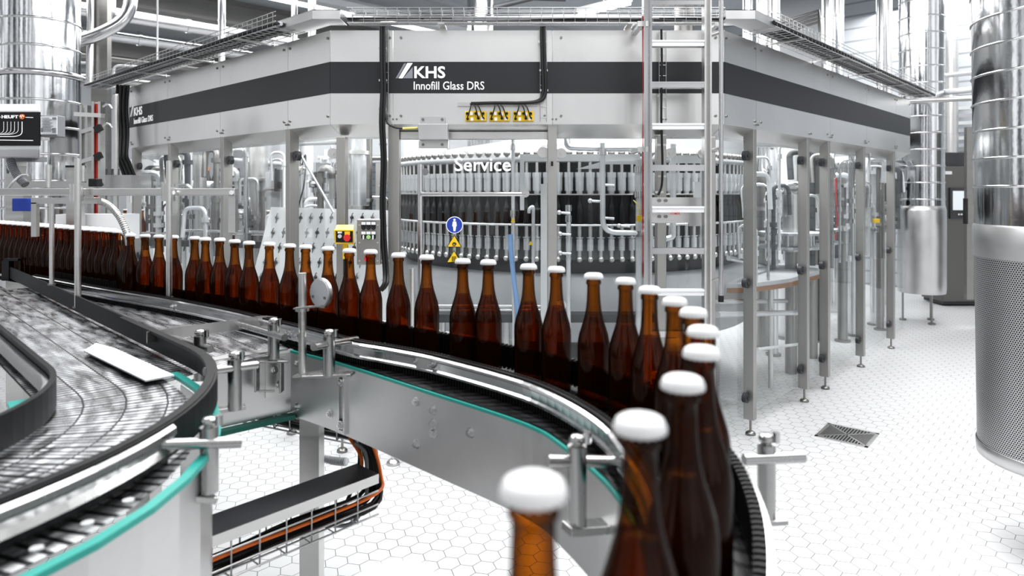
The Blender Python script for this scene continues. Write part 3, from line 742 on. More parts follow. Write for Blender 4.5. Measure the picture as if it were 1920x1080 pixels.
# ------------------------------------------------------------------ ladder and pole
D=3.86; s=D/F
t=thing('ladder','aluminium ladder standing against the front of the machine','ladder',(W(1268,0,D).x,D,.6))
xl,xr=W(1213,0,D).x,W(1325,0,D).x
for x,w in ((xl,.047),(xr,.042)):
    m=MB(); m.box((x-w*.38,D,1.75),(w*.22,.06,2.5)); m.box((x+w*.38,D,1.75),(w*.22,.06,2.5)); m.box((x,D+.012,1.75),(w,.02,2.5)); part('rail',m,steelp if w>.045 else steel,t)
    part('rail_foot',MB().box((x,D,.48),(w,.065,.05)),rubber,t)
for k in range(10):
    y=5+77.5*k+ (0 if k<9 else 0); z=CH-(y-YH)/F*D
    m=MB(); m.box(((xl+xr)/2,D,z),(xr-xl-.03,.05,.034)); m.box(((xl+xr)/2,D-.027,z+.012),(xr-xl-.03,.004,.010)); part('rung',m,white if k%2 else steelp,t)
m=MB(); text(m,'HYMER',W(1257,402.5,D-.03),(1,0,0),up,width=18*s,height=4.2*s,bold=.01); part('lettering',m,red,t,'small red lettering on a rung')
part('cord',MB().tube(spline([W(1205,30,D),W(1206,200,D),W(1205,330,D),W(1206,520,D)]),.003,5),redst,t,'thin red strip along the left rail')
m=MB()
for y in (45,280): m.mark(); m.bar(W(1203,y,D),W(1203,y,D)+V((0,.26,0)),.03,.02); m.bar(W(1195,y,D),W(1215,y,D),.02,.03); m.mark(); m.bar(W(1345,y,D),W(1345,y,D)+V((0,.24,0)),.03,.02)
part('wall_bracket',m,steel,t)
p0=W(1224,370,4.05);p1=W(1320,424,4.05)
t=thing('step_plate','grey steel plate with four screws bolted behind the ladder','plate',((p0.x+p1.x)/2,4.03,p1.z))
part('plate',facebox(MB(),1222,1292,370,418,4.0,.02),steel,t); part('side_plate',facebox(MB(),1292,1322,370,424,4.02,.02),plate,t)
m=MB()
for x in (1237,1249):
    for y in (376,406): m.mark(); m.cyl(W(x,y,4.005),W(x,y,3.985),.010,n=8)
part('screw',m,steeld,t)
x=W(1352,0,3.8).x; t=thing('guard_pole','slim vertical steel pole with a black end cap right of the ladder','pole',(x,3.8,W(0,566,3.8).z))
part('tube',MB().cyl((x,3.8,W(0,556,3.8).z),(x,3.8,3.0),.0125,n=14),steelp,t)
part('end_cap',MB().cyl((x,3.8,W(0,566,3.8).z),(x,3.8,W(0,554,3.8).z),.0155,n=14),black,t)
m=MB()
for y in (60,276,520): m.mark(); m.cyl(W(1352,y,3.8),W(1327,y+10,3.9),.008,n=8)
part('arm',m,steel,t)
# emergency stop and push button box
D=3.98; t=thing('emergency_stop','yellow emergency stop box with red mushroom button on a handle','emergency stop',(W(645,0,D).x,D,W(0,490,D).z))
m=MB(); q=[W(627,432,D),W(662,432,D),W(663,457,D),W(629,456,D)]; 
m.hexa([W(629,456,D),W(663,457,D),W(663,455,D+.09),W(630,455,D+.09),W(627,432,D),W(663,432,D),W(664,421,D+.09),W(631,421,D+.09)]); part('housing',m,lemon,t,bevel=.004)
part('rim',MB().tube([W(627,432,D-.003),W(663,432,D-.003),W(663,457,D-.003),W(629,456,D-.003),W(627,432,D-.003)],.005,6),yellow,t)
part('face',facebox(MB(),630,661,434,454,D-.004,.006),black,t)
m=MB(); m.cyl(W(650.5,444,D),W(650.5,444,D-.03),.014,n=16); m.lathe([(.001,0),(.001,0)],(0,0,0),3); m.cyl(W(650.5,446,D-.028),W(650.5,446,D-.05),.021,.019,n=20); part('stop_button',m,red,t)
part('yellow_tab',facebox(MB(),646,656,434,441,D-.007,.003),yellow,t)
part('grey_button',MB().cyl(W(637,443,D),W(637,443,D-.018),.012,n=16),offw,t); part('tag',facebox(MB(),633,641,434,437.5,D-.006,.002),white,t)
part('handle',facebox(MB(),642,651,457,486,D+.02,.035),yellow,t,bevel=.004)
m=MB()
for k in range(9): m.cyl(W(647,487+k*3.2,D+.03),W(647,489+k*3.2,D+.03),.012,n=10); 
m.cyl(W(647,486,D+.03),W(650,530,D+.03),.008,n=8); part('cable_sleeve',m,black,t)
D=4.02; t=thing('push_button_box','grey push-button box with two rows of three switches','control box',(W(691,0,D).x,D,W(0,497,D).z))
part('housing',facebox(MB(),669,713,411,497,D,.07),postm,t,bevel=.005)
for r_,(y,) in enumerate(((419,),(437,))):
    for k in range(3):
        x=681.5+9.3*k
        part('label_plate',facebox(MB(),x-4,x+4,y-3,y+2.5,D-.006,.004),white,t)
        m=MB(); facebox(m,x-4.3,x+4.3,y-4,y+8,D-.004,.004); m.cyl(W(x,y+8,D),W(x,y+8,D-.004),.0135,n=16); part('switch_plate',m,black,t)
part('green_button',MB().cyl(W(690.8,444.5,D),W(690.8,444.5,D-.022),.0125,n=16),lgreen,t)
for x in (681,699): part('key_switch',facebox(MB(),x-1.2,x+1.2,441,449,D-.014,.012),white,t)
m=MB()
for x in (674,708):
    for y in (422,455,489): m.mark(); m.cyl(W(x,y,D+.001),W(x,y,D-.003),.005,n=8)
part('screw',m,steel,t)
m=MB(); m.cyl(W(688,485,D),W(688,485,D-.03),.012,n=12); m.cyl(W(688,485,D-.025),W(688,485,D-.04),.016,n=16); part('stop_button',m,red,t)
part('yellow_collar',facebox(MB(),685,690,472,480,D-.01,.01),yellow,t)

# ------------------------------------------------------------------ inside the machine: filler carousel
CC=V((.52,6.2,0)); R=1.55; NV=133; da=2*math.pi/NV
root=thing('filling_carousel','large round bottle filling carousel with a ring of valves behind the front glass','filling machine',CC)
m=MB(); m.lathe([(R-.10,1.80),(R+.03,1.80),(R+.03,1.835),(R-.10,1.835)],CC,96); part('top_ring',m,offw,root)
m=MB(); m.lathe([(R-.12,1.37),(R-.12,1.80)],CC,96); part('inner_drum',m,darkg,root)
m=MB(); m.lathe([(R-.06,1.570),(R+.036,1.570),(R+.036,1.580),(R-.06,1.580)],CC,96); part('valve_ring',m,steeld,root)
m=MB(); m.lathe([(R-.08,1.358),(R+.045,1.358),(R+.045,1.373),(R-.08,1.373)],CC,96); part('carrier_ring',m,whitep,root)
m=MB(); m.lathe([(R-.07,1.12),(R-.07,1.36)],CC,96); part('lift_drum',m,midg,root)
m=MB(); m.lathe([(R-.09,1.02),(R-.07,1.12)],CC,96); part('skirt_top',m,darkg,root)
m=MB(); m.lathe([(R-.06,.55),(R+.0,.56),(R+.0,1.0),(R-.09,1.02)],CC,72); part('base_skirt',m,offw,root)
m=MB(); m.lathe([(.5,0),(.5,.55),(R-.05,.55)],CC,48); part('pedestal',m,steel,root)
m=MB(); m.lathe([(R-.4,1.835),(R-.4,1.95),(.3,2.1),(.001,2.1)],CC,48); part('tank_top',m,plate,root)
# valve prototype at local +x
v=MB(); o=CC+V((R,0,0))
v.cur=0; v.ball(o+V((0,0,1.862)),.026,10,.8); v.cyl(o+V((0,0,1.83)),o+V((0,0,1.85)),.012,n=8)
v.cur=1; v.cyl(o+V((0,0,1.728)),o+V((0,0,1.80)),.013,n=8)
v.cur=2; v.cyl(o+V((0,0,1.692)),o+V((0,0,1.728)),.0345,n=16); v.cyl(o+V((0,0,1.60)),o+V((0,0,1.692)),.0315,n=16); v.cyl(o+V((0,0,1.58)),o+V((0,0,1.60)),.024,n=12)
v.cur=1; v.cyl(o+V((0,0,1.14)),o+V((0,0,1.358)),.016,n=8); v.cur=2; v.cyl(o+V((0,0,1.19)),o+V((0,0,1.27)),.024,n=12); v.cyl(o+V((0,0,1.275)),o+V((0,0,1.283)),.028,n=12)
v.cur=1; v.ball(o+V((.01,0,1.13)),.022,8)
cam_ang=math.atan2(-CC.y,-CC.x)
vis=[i for i in range(-36,37)]
proto=part('filling_valve',v,[steeld,steel,whitep],root)
for j,i in enumerate(vis):
    ob=proto if j==0 else proto.copy()
    if j: C.objects.link(ob); ob.parent=root
    ob.rotation_euler=(0,0,cam_ang+i*da)
# small dark bottles in the carousel
def bottle_profile(s=1.0,sw=1.0):
    H=.305*s; r=.0365*s*sw
    pts=[(.001,0),(r*.80,0),(r*.97,.006),(r,.014),(r,.135),(r*.985,.150),(r*.90,.167),(r*.74,.186),(r*.58,.205),(r*.47,.225),(r*.42,.245),(r*.395,.268),(r*.395,.279),(r*.46,.281),(r*.46,.287),(r*.41,.289),(r*.41,.299)]
    return [(a,z*s) for a,z in pts]
m=MB(); m.lathe([(a,z) for a,z in bottle_profile(.70)],(0,0,0),12)
cb=bpy.data.objects.new('beer_bottle',_mesh('carousel_bottle',m,darkg,V((0,0,0))))
C.objects.link(cb); cb.data.materials[0]=black; tag(cb,'small dark bottle gripped in the filling carousel behind the front glass','bottle','bottles riding in the filling carousel')
for j,i in enumerate(vis):
    ob=cb if j==0 else cb.copy()
    if j: C.objects.link(ob)
    a=cam_ang+(i+.5*0)*da; ob.location=CC+V((math.cos(a)*R,math.sin(a)*R,1.373)); ob.rotation_euler=(0,0,a)
# ---- interior pipework (white), in front of the carousel
def ipipe(pts,r,mt,label,fr=.06,name='process_pipe',fit=()):
    t=thing(name,label,'pipe',V(pts[0]))
    part('tube',MB().tube(fillet(pts,fr),r,12),mt,t)
    for k in fit:
        m=MB(); m.cyl(k-up*.02,k+up*.02,r*1.5,n=12); part('union_nut',m,steelp,t)
    return t
D=4.42
ipipe([W(962,262,D)+V((0,0,.1)),W(962,480,D),W(964,600,D),W(964,600,D)-up*.3],.0125,whitep,'thin white vertical pipe behind the Service door',fit=(W(962,276,D),W(962,400,D)))
ipipe([W(1063,258,D),W(1064,276,D),W(1130,278,D),W(1208,278,D)],.022,whitep,'white pipe running level under the fascia right of the door')
ipipe([W(1130,268,D-.06),W(1130,350,D-.06),W(1130,436,D-.06),W(1208,437,D-.06)],.018,whitep,'white pipe bending right at half height between door and ladder',fr=.09,fit=(W(1130,285,D-.06),))
ipipe([W(1066,385,D),W(1066,470,D),W(1066,640,D)],.016,whitep,'white upright nozzle pipe right of the door post',fit=(W(1066,390,D),W(1066,410,D)))
ipipe([W(1200,300,4.38),W(1200,560,4.38),W(1200,700,4.38)],.03,whitep,'thick white pipe just left of the ladder rail',fit=(W(1200,318,4.38),W(1200,365,4.38),W(1200,438,4.38)))
ipipe([W(1262,270,D),W(1262,430,D),W(1262,445,D),W(1240,450,D)],.02,whitep,'white pipe looping behind the ladder rungs')
m=MB(); m.tube(spline([W(957,440,4.4),W(958,470,4.38),W(962,510,4.38),W(966,545,4.36),W(972,590,4.36),W(972,640,4.36)]),.016,10); solo('hose',m,bhose,'pale blue hose hanging behind the Service door','hose')
for k,(x,y,lab) in enumerate(((1060,400,'upper white spray nozzle right of the door post'),(1062,440,'middle white spray nozzle right of the door post'),(1062,476,'lower white spray nozzle right of the door post'),(1118,378,'angled white spray nozzle beside the bent pipe'),(1143,348,'short white nozzle on the bent pipe'),(1172,425,'small white tee above the bent pipe'),(1143,410,'low white nozzle on the bent pipe'))):
    q=W(x,y,4.39); m=MB().cyl(q+V((-.04,0,.005)),q+V((.03,0,0)),.009,n=8).ball(q+V((-.04,0,.005)),.016,8); solo('spray_nozzle',m,whitep,lab,'nozzle')
# white guard frame in front of carousel
t=thing('carousel_guard','white steel frame with rounded opening in front of the carousel top','frame',W(1125,310,4.5))
m=MB(); facebox(m,983,1200,289,302,4.52,.03); facebox(m,975,983,289,394,4.5,.03); facebox(m,1130,1200,302,308,4.5,.03); facebox(m,1197,1206,302,330,4.5,.03); part('frame',m,white,t)
m=MB(); m.poly([W(1080,317,4.49),W(1128,303,4.49),W(1130,316,4.49)],.01,(0,-1,0)); part('pointer_plate',m,white,t)
t=thing('carousel_guard','pale panel between the rungs beside the guard pole','frame',W(1290,300,4.5)); m=MB(); facebox(m,1268,1322,291,306,4.5,.03); facebox(m,1302,1322,341,370,4.5,.03); part('frame',m,white,t)
t=thing('door_guard','pale upright guard strip left of the right door post','panel',W(1019,500,4.4)); part('strip',facebox(MB(),1014,1026,345,640,4.4,.03),white,t)
m=MB(); m.tube(fillet([W(992,400,4.42),W(992,392,4.42),W(1000,386,4.42),W(1000,640,4.42)],.03),.012,8); solo('hook_pipe',m,whitep,'thin hooked white pipe with warning tag behind the door','pipe')
for k,(x,y) in enumerate(((962,413),(995,456))):
    q=W(x,y,4.36); m=MB().poly([q+V((0,0,.017)),q+V((-.015,0,-.012)),q+V((.015,0,-.012))],.002,(0,-1,0)); solo('warning_tag',m,yellow,'tiny yellow warning triangle on the %s white pipe'%['straight','hooked'][k],'sign')
solo('sensor',facebox(MB(),1195,1206,404,415,4.30,.03),yellow,'small yellow sensor left of the ladder rail','sensor',bevel=.003)
solo('sensor_cable',MB().tube(spline([W(1200,404,4.3),W(1199,392,4.28),W(1192,380,4.28),W(1188,376,4.3)]),.004,6),lemon,'thin yellow lead above the small yellow sensor','cable')
# table and lower rails inside the front
t=thing('discharge_table','steel table edge with twin rails below the carousel','table',W(900,560,4.5))
m=MB(); m.cyl(W(815,574,4.45),W(1040,574,4.45),.010,n=10); m.cyl(W(815,581,4.45),W(1040,581,4.45),.010,n=10); part('rail',m,steelp,t)
m=MB(); facebox(m,800,1230,590,605,4.45,.12); part('table_top',m,darkg,t)
for x in (830,950,1200): part('leg',MB().cyl(V((W(x,0,4.6).x,4.6,0)),V((W(x,0,4.6).x,4.6,.8)),.02,n=8),steel,t)
# ---- bottle/keys board left of the front
D=5.35; t=thing('parts_board','white sloping board with rows of hanging steel grippers behind the left glass','board',W(600,560,D))
m=MB(); m.poly([W(508,388,D),W(452,600,D-.25),W(745,600,D-.25),W(745,395,D)],.012,(0,-1,.3)); part('board',m,white,t)
k=0
for r_ in range(5):
    for c_ in range(10):
        y=408+r_*28; D2=D-.25*(y-390)/210-.012; x=519+c_*(13.5 if c_<2 else 12.6)-r_*7.5+(6 if c_>1 else 0)*1.0+c_*7.4*.9
        if x>740: continue
        q=W(x,y,D2); m=MB(); m.tube([q+V((.010,-.004,.036)),q+V((.006,-.012,.028)),q+V((.0,-.008,.012))],.004,6); m.obox(q,V((.012,0,.004)),V((0,.004,0)),V((-.003,0,.011)))
        m.tube([q,q+V((-.004,-.004,-.03)),q+V((-.007,-.002,-.042))],.0035,6); m.ball(q+V((.006,-.006,.004)),.008,6)
        part('gripper',m,darkg if (r_*3+c_)%3 else steeld,t); k+=1
for x in (480,720): part('leg',MB().box((W(x,0,D-.2).x,D+.02,.45),(.04,.04,.9)),steel,t)
# ---- bottle conveyor inside left bays (mid distance) and elevated one behind
def far_conveyor(p0,p1,label,w=.12):
    t=thing('bottle_conveyor',label,'conveyor',(V(p0)+V(p1))/2)
    p0=V(p0);p1=V(p1)
    part('bed',MB().sweep([(-w/2,0),(-w/2,-.06),(w/2,-.06),(w/2,0)],[p0,p1]),darkg,t)
    d=(p1-p0).normalized(); nn=V((d.y,-d.x,0))
    for s_ in (-1,1):
        part('guide_rail',MB().cyl(p0+nn*s_*w*.55+up*.07,p1+nn*s_*w*.55+up*.07,.009,n=8),steelp,t)
    for f in (.05,.35,.65,.95):
        q=p0.lerp(p1,f); part('leg',MB().box((q.x,q.y,(q.z-.06)/2),(.05,.05,q.z-.06)),steel,t)
    return t
# bottle things --------------------------------------------------------------
def make_bottle(label,group):
    t=thing('beer_bottle',label,'bottle',(0,0,0),group)
    pr=bottle_profile(); part('glass_body',MB().lathe(pr,(0,0,0),24),bottle_glass,t)
    liq=[(max(.001,a-.003),z+.003) for a,z in pr if z<.215]; liq.append((.001,liq[-1][1]))
    part('beer',MB().lathe(liq,(0,0,0),20),beera,t)
    m=MB(); m.lathe([(.0195,.2925),(.0215,.2935),(.0212,.2985),(.0195,.3025),(.0155,.3048),(.001,.3055)],(0,0,0),24)
    for k in range(21):
        a=2*math.pi*k/21; m.box((.0208*math.cos(a),.0208*math.sin(a),.2950),(.0022,.0018,.005),a)
    part('crown_cap',m,capm,t,'white crown cap')
    return t
BZ=1.11
caps=[(1318,612),(1300,578),(1265,558),(1218,537),(1173,521),(1113,512),(1043,500),(991,495),(915,487),(868,485),(800,478),(747,474),(695,468),(655,466),(615,462),(573,459),(543,457),(505,454),(467,452),(440,449),(412,446),(385,445),(365,443),(325,441),(298,440),(272,439),(245,438)]
near=[(740,1085),(1000,895),(1200,780),(1280,705),(1315,650)]
def cappos(px,py):
    q=Wd(px,py,.185); return V((q.x,q.y,BZ))
rowpx=near+caps
bp=None
rowpts=[cappos(*c) for c in rowpx]
# relax spacing so that bottles never overlap
for it in range(60):
    for i in range(3,len(rowpts)-1):
        for j in (i+1,i+2):
            if j>=len(rowpts): continue
            d=rowpts[j]-rowpts[i]; L=d.length
            if L<.0765: 
                d=d.normalized()*(.0765-L)*.5; rowpts[j]=rowpts[j]+d; rowpts[i]=rowpts[i]-d
proto_b=make_bottle('x','brown beer bottles running in single file round the conveyor bend')
for i,q in enumerate(rowpts):
    lab='brown beer bottle with white crown cap in the single file, %s'%('closest to the camera' if i==0 else ordn(i+1)+' along from the camera')
    if i==0: proto_b.location=q; proto_b['label']=lab; ORG[proto_b]=q
    else: dup(proto_b,q,random.uniform(0,6),lab)
# crowd on the left: two staggered rows running on from the single file
dirc=(cappos(0,419)-cappos(245,438)).normalized(); nrm=V((dirc.y,-dirc.x,0))
if nrm.y<0: nrm=-nrm
start=rowpts[-1]; n0=0
LB='brown beer bottle with white cap packed in the crowd at the far left'; GB='bottles crowded at the far left of the conveyor'
for r_ in range(2):
    for k in range(1,34-(0 if r_==0 else 0)):
        off=r_*.068; q=start+dirc*(k*.079+(.04 if r_%2 else 0)-(0 if r_==0 else -.25))+nrm*(off+.085*min(1,k/3))
        if q.y<.3: continue
        px=q.x/q.y*F+CX
        if px<-25: break
        dup(proto_b,V((q.x,q.y,BZ)),random.uniform(0,6),LB,GB)
# distant bottles
fb=MB(); fb.lathe(bottle_profile(),(0,0,0),10)
far_conveyor(V((-5.6,9.2,1.60)),V((-2.6,8.9,1.60)),'elevated conveyor carrying a row of dark bottles seen through the left glass')
farb=None
for k in range(34):
    q=V((-5.5+k*.085,9.19-k*.0086,1.60))
    if farb is None:
        farb=bpy.data.objects.new('beer_bottle',_mesh('far_bottle',fb,darkg,V((0,0,0)))); C.objects.link(farb); tag(farb,'distant dark bottle on the elevated conveyor behind the left glass','bottle','bottles on the elevated conveyor'); ob=farb
    else: ob=farb.copy(); C.objects.link(ob)
    ob.location=q
far_conveyor(V((-4.1,6.95,BZ)),V((-1.4,6.3,BZ)),'bottle conveyor behind the left glass posts')
for k in range(13):
    q=V((-3.95+k*.2,6.95-.15*.24-k*.2*.24,BZ)); dup(proto_b,q,k,'brown beer bottle on the conveyor behind the left glass','bottles on the conveyor behind the left glass')

# ---- machinery in the right bays and left bays: columns, wheels, valves
COLS=[]
def column(x,y,z0,z1,r,mt,label,flanges=(),name='machine_column'):
    COLS.append((x,y)); t=thing(name,label,'column',(x,y,z0))
    part('shaft',MB().cyl((x,y,z0),(x,y,z1),r,n=16),mt,t)
    m=MB()
    for z in flanges: m.cyl((x,y,z),(x,y,z+.03),r*1.35,n=16)
    if flanges: part('flange',m,steel,t)
    part('base_plate',MB().cyl((x,y,z0),(x,y,z0+.02),r*1.6,n=16),steeld,t); return t
def atpx(px,D): return (px-CX)/F*D
for px,D,z0,z1,r,mt,lab,fl_ in [(1450,6.6,0,2.0,.045,whitep,'pale upright column in the second right bay',(1.2,.9)),(1432,6.9,0,1.75,.07,steeld,'dark motor column behind the first right post',(1.1,1.4)),
   (1478,7.4,0,2.1,.11,white,'wide white cylinder in the second right bay',(1.62,)),(1500,7.0,0,1.9,.03,steeld,'thin dark rod column before the second right post',(1.0,)),
   (1537,7.2,0,1.95,.05,darkg,'dark column between the close pair of right posts',(1.4,1.1)),(1580,7.2,0,1.9,.05,steeld,'dark shaft behind the third right post',(1.5,1.2)),(1600,7.5,0,2.2,.05,whitep,'pale shaft left of the fourth right post',(1.3,)),
   (1650,7.8,0,1.9,.04,steeld,'dark shaft in the last right bay',(1.2,)),(1640,8.1,0,1.8,.05,whitep,'white shaft in the last right bay',(1.4,)),
   (375,6.6,0,1.95,.06,steel,'grey column behind the second left post',(1.2,)),(352,7.6,0,2.1,.05,whitep,'pale column behind the conveyor at the left',(1.4,)),
   (480,6.9,0,2.2,.12,steel,'broad steel column in the left bay beside the white board',(1.3,1.7)),(575,7.2,0,2.2,.07,whitep,'white column above the parts board',(1.5,)),(670,5.6,0,2.2,.075,whitep,'shiny white cylinder behind the front left glass',(1.9,1.45)),(500,8.2,0,1.85,.10,midg,'grey box column at the back of the left bay',()),
   (690,6.2,0,2.1,.04,steeld,'dark rod beside the shiny white cylinder',(1.5,))]:
    column(atpx(px,D),D,z0,z1,r,mt,lab,fl_)
# star wheels
def starwheel(c,r,z,label):
    COLS.extend([(c[0]+r*.6*math.cos(q_),c[1]+r*.6*math.sin(q_)) for q_ in (0,1.57,3.14,4.71)]+[(c[0],c[1])])
    t=thing('star_wheel',label,'star wheel',(c[0],c[1],0))
    m=MB(); n=20; pts=[]
    for k in range(n*4):
        a=2*math.pi*k/(n*4); rr=r*(1-.09*(1+math.cos(a*n))/2); pts.append(V((c[0]+rr*math.cos(a),c[1]+rr*math.sin(a),z)))
    m.poly(pts,.02); m.poly([p+up*.12 for p in pts],.02); part('star_disc',m,offw,t)
    part('hub',MB().cyl((c[0],c[1],z-.05),(c[0],c[1],z+.45),.07,n=18),steel,t)
    part('spindle',MB().cyl((c[0],c[1],0),(c[0],c[1],z-.04),.05,n=14),steeld,t)
    for k in range(6):
        a=k*1.047; m=MB().cyl((c[0]+r*.7*math.cos(a),c[1]+r*.7*math.sin(a),z+.0),(c[0]+r*.7*math.cos(a),c[1]+r*.7*math.sin(a),z+.1),.015,n=8); part('spacer',m,steelp,t)
    return t
starwheel((2.45,5.95),.28,1.12,'toothed star wheel nearest the first right bay')
starwheel((2.88,6.5),.27,1.12,'toothed star wheel in the middle of the right bays')
starwheel((3.45,7.75),.24,1.12,'farthest toothed star wheel in the right bays')
# platform with amber guides
t=thing('machine_table','angular table with amber wooden-looking edge inside the right glass','table',W(1470,520,5.2))
pts=[W(1362,515,4.95),W(1400,519,4.95),W(1445,521,5.1),W(1480,520,5.25),W(1550,510,5.9),W(1545,506,6.2),W(1470,513,6.4),W(1420,508,5.9)]
zt=.92; pts=[V((p.x,p.y,zt)) for p in pts]
part('table_top',MB().poly(pts,.03),offw,t); part('edge_strip',MB().poly([V((p.x,p.y-.006 ,zt-.03)) for p in pts],.035),brownw,t,'amber brown edge strip')
for k,(x,y) in enumerate(((1.75,5.0),(2.6,6.1),(2.1,5.5))): part('leg',MB().cyl((x,y,0),(x,y,zt-.06),.02,n=8),steel,t)
# rails crossing the right bays
for k,(x0,y0,D0,x1,y1,D1,r,mt,lab) in enumerate([(1366,484,4.85,1500,512,6.8,.018,steelp,'sloping polished rail inside the first right bay'),(1440,438,6.8,1640,434,7.6,.02,whitep,'level white rail at mid height in the right bays'),
   (1445,456,6.6,1610,458,7.6,.03,steel,'thick steel beam across the right bays'),(1430,425,6.9,1560,418,7.4,.02,whitep,'upper white rail across the right bays'),(1345,566,4.7,1480,564,6.0,.018,whitep,'low white pipe inside the right bays'),
   (1345,590,4.6,1500,586,5.8,.022,whitep,'lowest white pipe curving inside the right bays'),(1400,270,6.6,1600,276,7.8,.03,whitep,'high white pipe under the right fascia'),(1420,655,4.9,1500,645,5.6,.012,white,'thin white pipe near the floor inside the right bays'),
   (1640,306,7.7,1690,310,8.2,.06,steelp,'polished horizontal cylinder under the end of the right fascia'),(260,340,7.5,400,346,7.9,.04,white,'white horizontal beam at the left end inside the enclosure'),
   (340,432,5.9,520,436,5.6,.012,steelp,'polished rail inside the left bays'),(430,300,7.9,540,310,7.3,.03,white,'white high pipe inside the left bays'),(545,270,5.6,650,266,5.2,.02,whitep,'white pipe just under the left front fascia')]):
    solo('machine_rail',MB().cyl(W(x0,y0,D0),W(x1,y1,D1),r,n=10),mt,lab,'rail')
# small detail machines (valve blocks)
rb=random.Random(3)
spots=[(1440,420,6.5),(1462,400,6.9),(1487,432,6.7),(1496,395,7.0),(1535,425,7.0),(1545,385,7.2),(1583,400,7.3),(1606,430,7.5),(1648,395,7.8),(1660,430,8.0),(1655,350,7.8),(1440,340,6.9),(1530,345,7.2),(1590,455,7.4),
       (345,405,6.4),(365,395,6.6),(395,412,6.5),(455,400,6.2),(468,385,6.8),(510,360,7.0),(290,350,7.2),(430,380,7.0),(560,320,6.2),(590,345,6.5),(660,420,5.4),(610,300,6.5)]
for k,(px,py,D) in enumerate(spots):
    def clash(D_):
        x_=(px-CX)/F*D_
        return any(math.hypot(x_-a_,D_-b_)<.24 for a_,b_ in COLS)
    while clash(D): D+=.06
    COLS.append(((px-CX)/F*D,D))
    q=W(px,py,D); mt=[steeld,whitep,steel,darkg][k%4]
    t=thing('valve_block','%s valve block with hoses inside the %s glass bays, %s counted from the front'%(['dark steel','white','bright steel','black'][k%4],'right' if px>900 else 'left',ordn(k%14+1)),'valve',q)
    m=MB().box(q,(.09,.08,.07)); m.cyl(q,q+up*.11,.022,n=10); part('body',m,mt,t,bevel=.006)
    m=MB().cyl(q+V((-.07,0,.02)),q+V((.07,0,.02)),.018,n=10).ball(q+V((0,-.05,0)),.028,8); part('actuator',m,steelp,t)
    h=[q+V((.03,0,.05)),q+V((.07*rb.choice((-1,1)),-.02,.14)),q+V((.05,0,-.12)),q+V((rb.uniform(-.06,.06),0,-.35))]
    part('hose',MB().tube(spline(h),.007,6),[black,whitep][k%2],t)
    part('support_rod',MB().cyl(V((q.x,q.y+.03,0)),q+V((0,.03,0)),.010,n=6),steel,t)
rt=random.Random(11)
def tubes(px0,px1,n,side,dmin):
    for k in range(n):
        for _ in range(40):
            px=rt.uniform(px0,px1); D=dmin(px)+rt.uniform(.25,1.9); x=(px-CX)/F*D
            if all(math.hypot(x-a_,D-b_)>.15 for a_,b_ in COLS) and math.hypot(x-.52,D-6.2)>1.75: break
        else: continue
        COLS.append((x,D)); mt=[whitep,steelp,white,steeld,darkg][k%5]; z0,z1=(rt.uniform(.85,1.0),rt.uniform(1.3,2.0)) if k%3 else (rt.uniform(.9,1.2),rt.uniform(1.6,2.0))
        r=rt.choice((.012,.018,.028)); m=MB()
        q=V((x,D,z1)); sdx=rt.choice((-1,1))*rt.uniform(.1,.22)
        m.tube(fillet([V((x,D,z0)),q,q+V((sdx,rt.uniform(-.05,.05),0)),q+V((sdx,0,-.25))],.06),r,8)
        for z in (z0+.3,(z0+z1)/2,z1-.12): m.cyl((x,D,z),(x,D,z+.04),r*1.7,n=10)
        nm=['white','polished steel','matt white','dark steel','black'][k%5]
        solo('process_tube',m,mt,'bent %s tube inside the %s glass bays'%(nm,side),'pipe','%s tubes in the %s bays'%(nm,side))
pa_,pb_=P['R'],P['RE']; tubes(1385,1690,34,'right',lambda px:on(P['R'],P['RE'],px).y+.15)
tubes(262,735,36,'left',lambda px:(on(P['LE'],P['L'],px).y if px<615 else 4.6)+(.15 if px<500 else 1.0))
solo('red_hose',MB().tube(spline([W(1567,330,6.8),W(1568,370,6.8),W(1570,410,6.85),W(1566,450,6.9)]),.008,6),red,'thin red hose hanging inside the right bays','hose')
solo('orange_sensor',facebox(MB(),1640,1650,410,418,6.9,.04),yellow,'orange sensor bracket in the last right bay','sensor')
solo('display_tag',facebox(MB(),381,391,313,320,7.9,.02),hor,'small orange lamp seen through the left glass','lamp')
t=thing('grey_housing','grey machine housing behind the board in the left bay','housing',W(520,400,6.6)); part('panel',facebox(MB(),498,555,322,392,6.6,.2),offw,t); part('dark_unit',facebox(MB(),514,529,318,359,6.5,.08),darkg,t); part('stand',MB().box(((W(526,0,6.7).x),6.7,.7),(.2,.15,1.4)),steel,t)
solo('window_guard',MB().bar(W(552,270,4.75),W(625,398,4.6),.012,.012),whitep,'slanting white strut behind the left corner glass','strut')
# bright back cabinets seen through glass
for k,(px0,px1,y0,D,mt,lab) in enumerate([(760,840,262,9.0,offw,'tall pale cabinet at the back left of the carousel'),(250,300,300,8.4,white,'white cabinet at the far left inside the enclosure'),(1468,1486,280,8.7,white,'tall narrow white cabinet in the second right bay')]):
    p0=W(px0,y0,D);p1=W(px1,y0,D); solo('machine_cabinet',MB().box(((p0.x+p1.x)/2,D,p0.z/2),(p1.x-p0.x,.3,p0.z)),mt,lab,'cabinet')

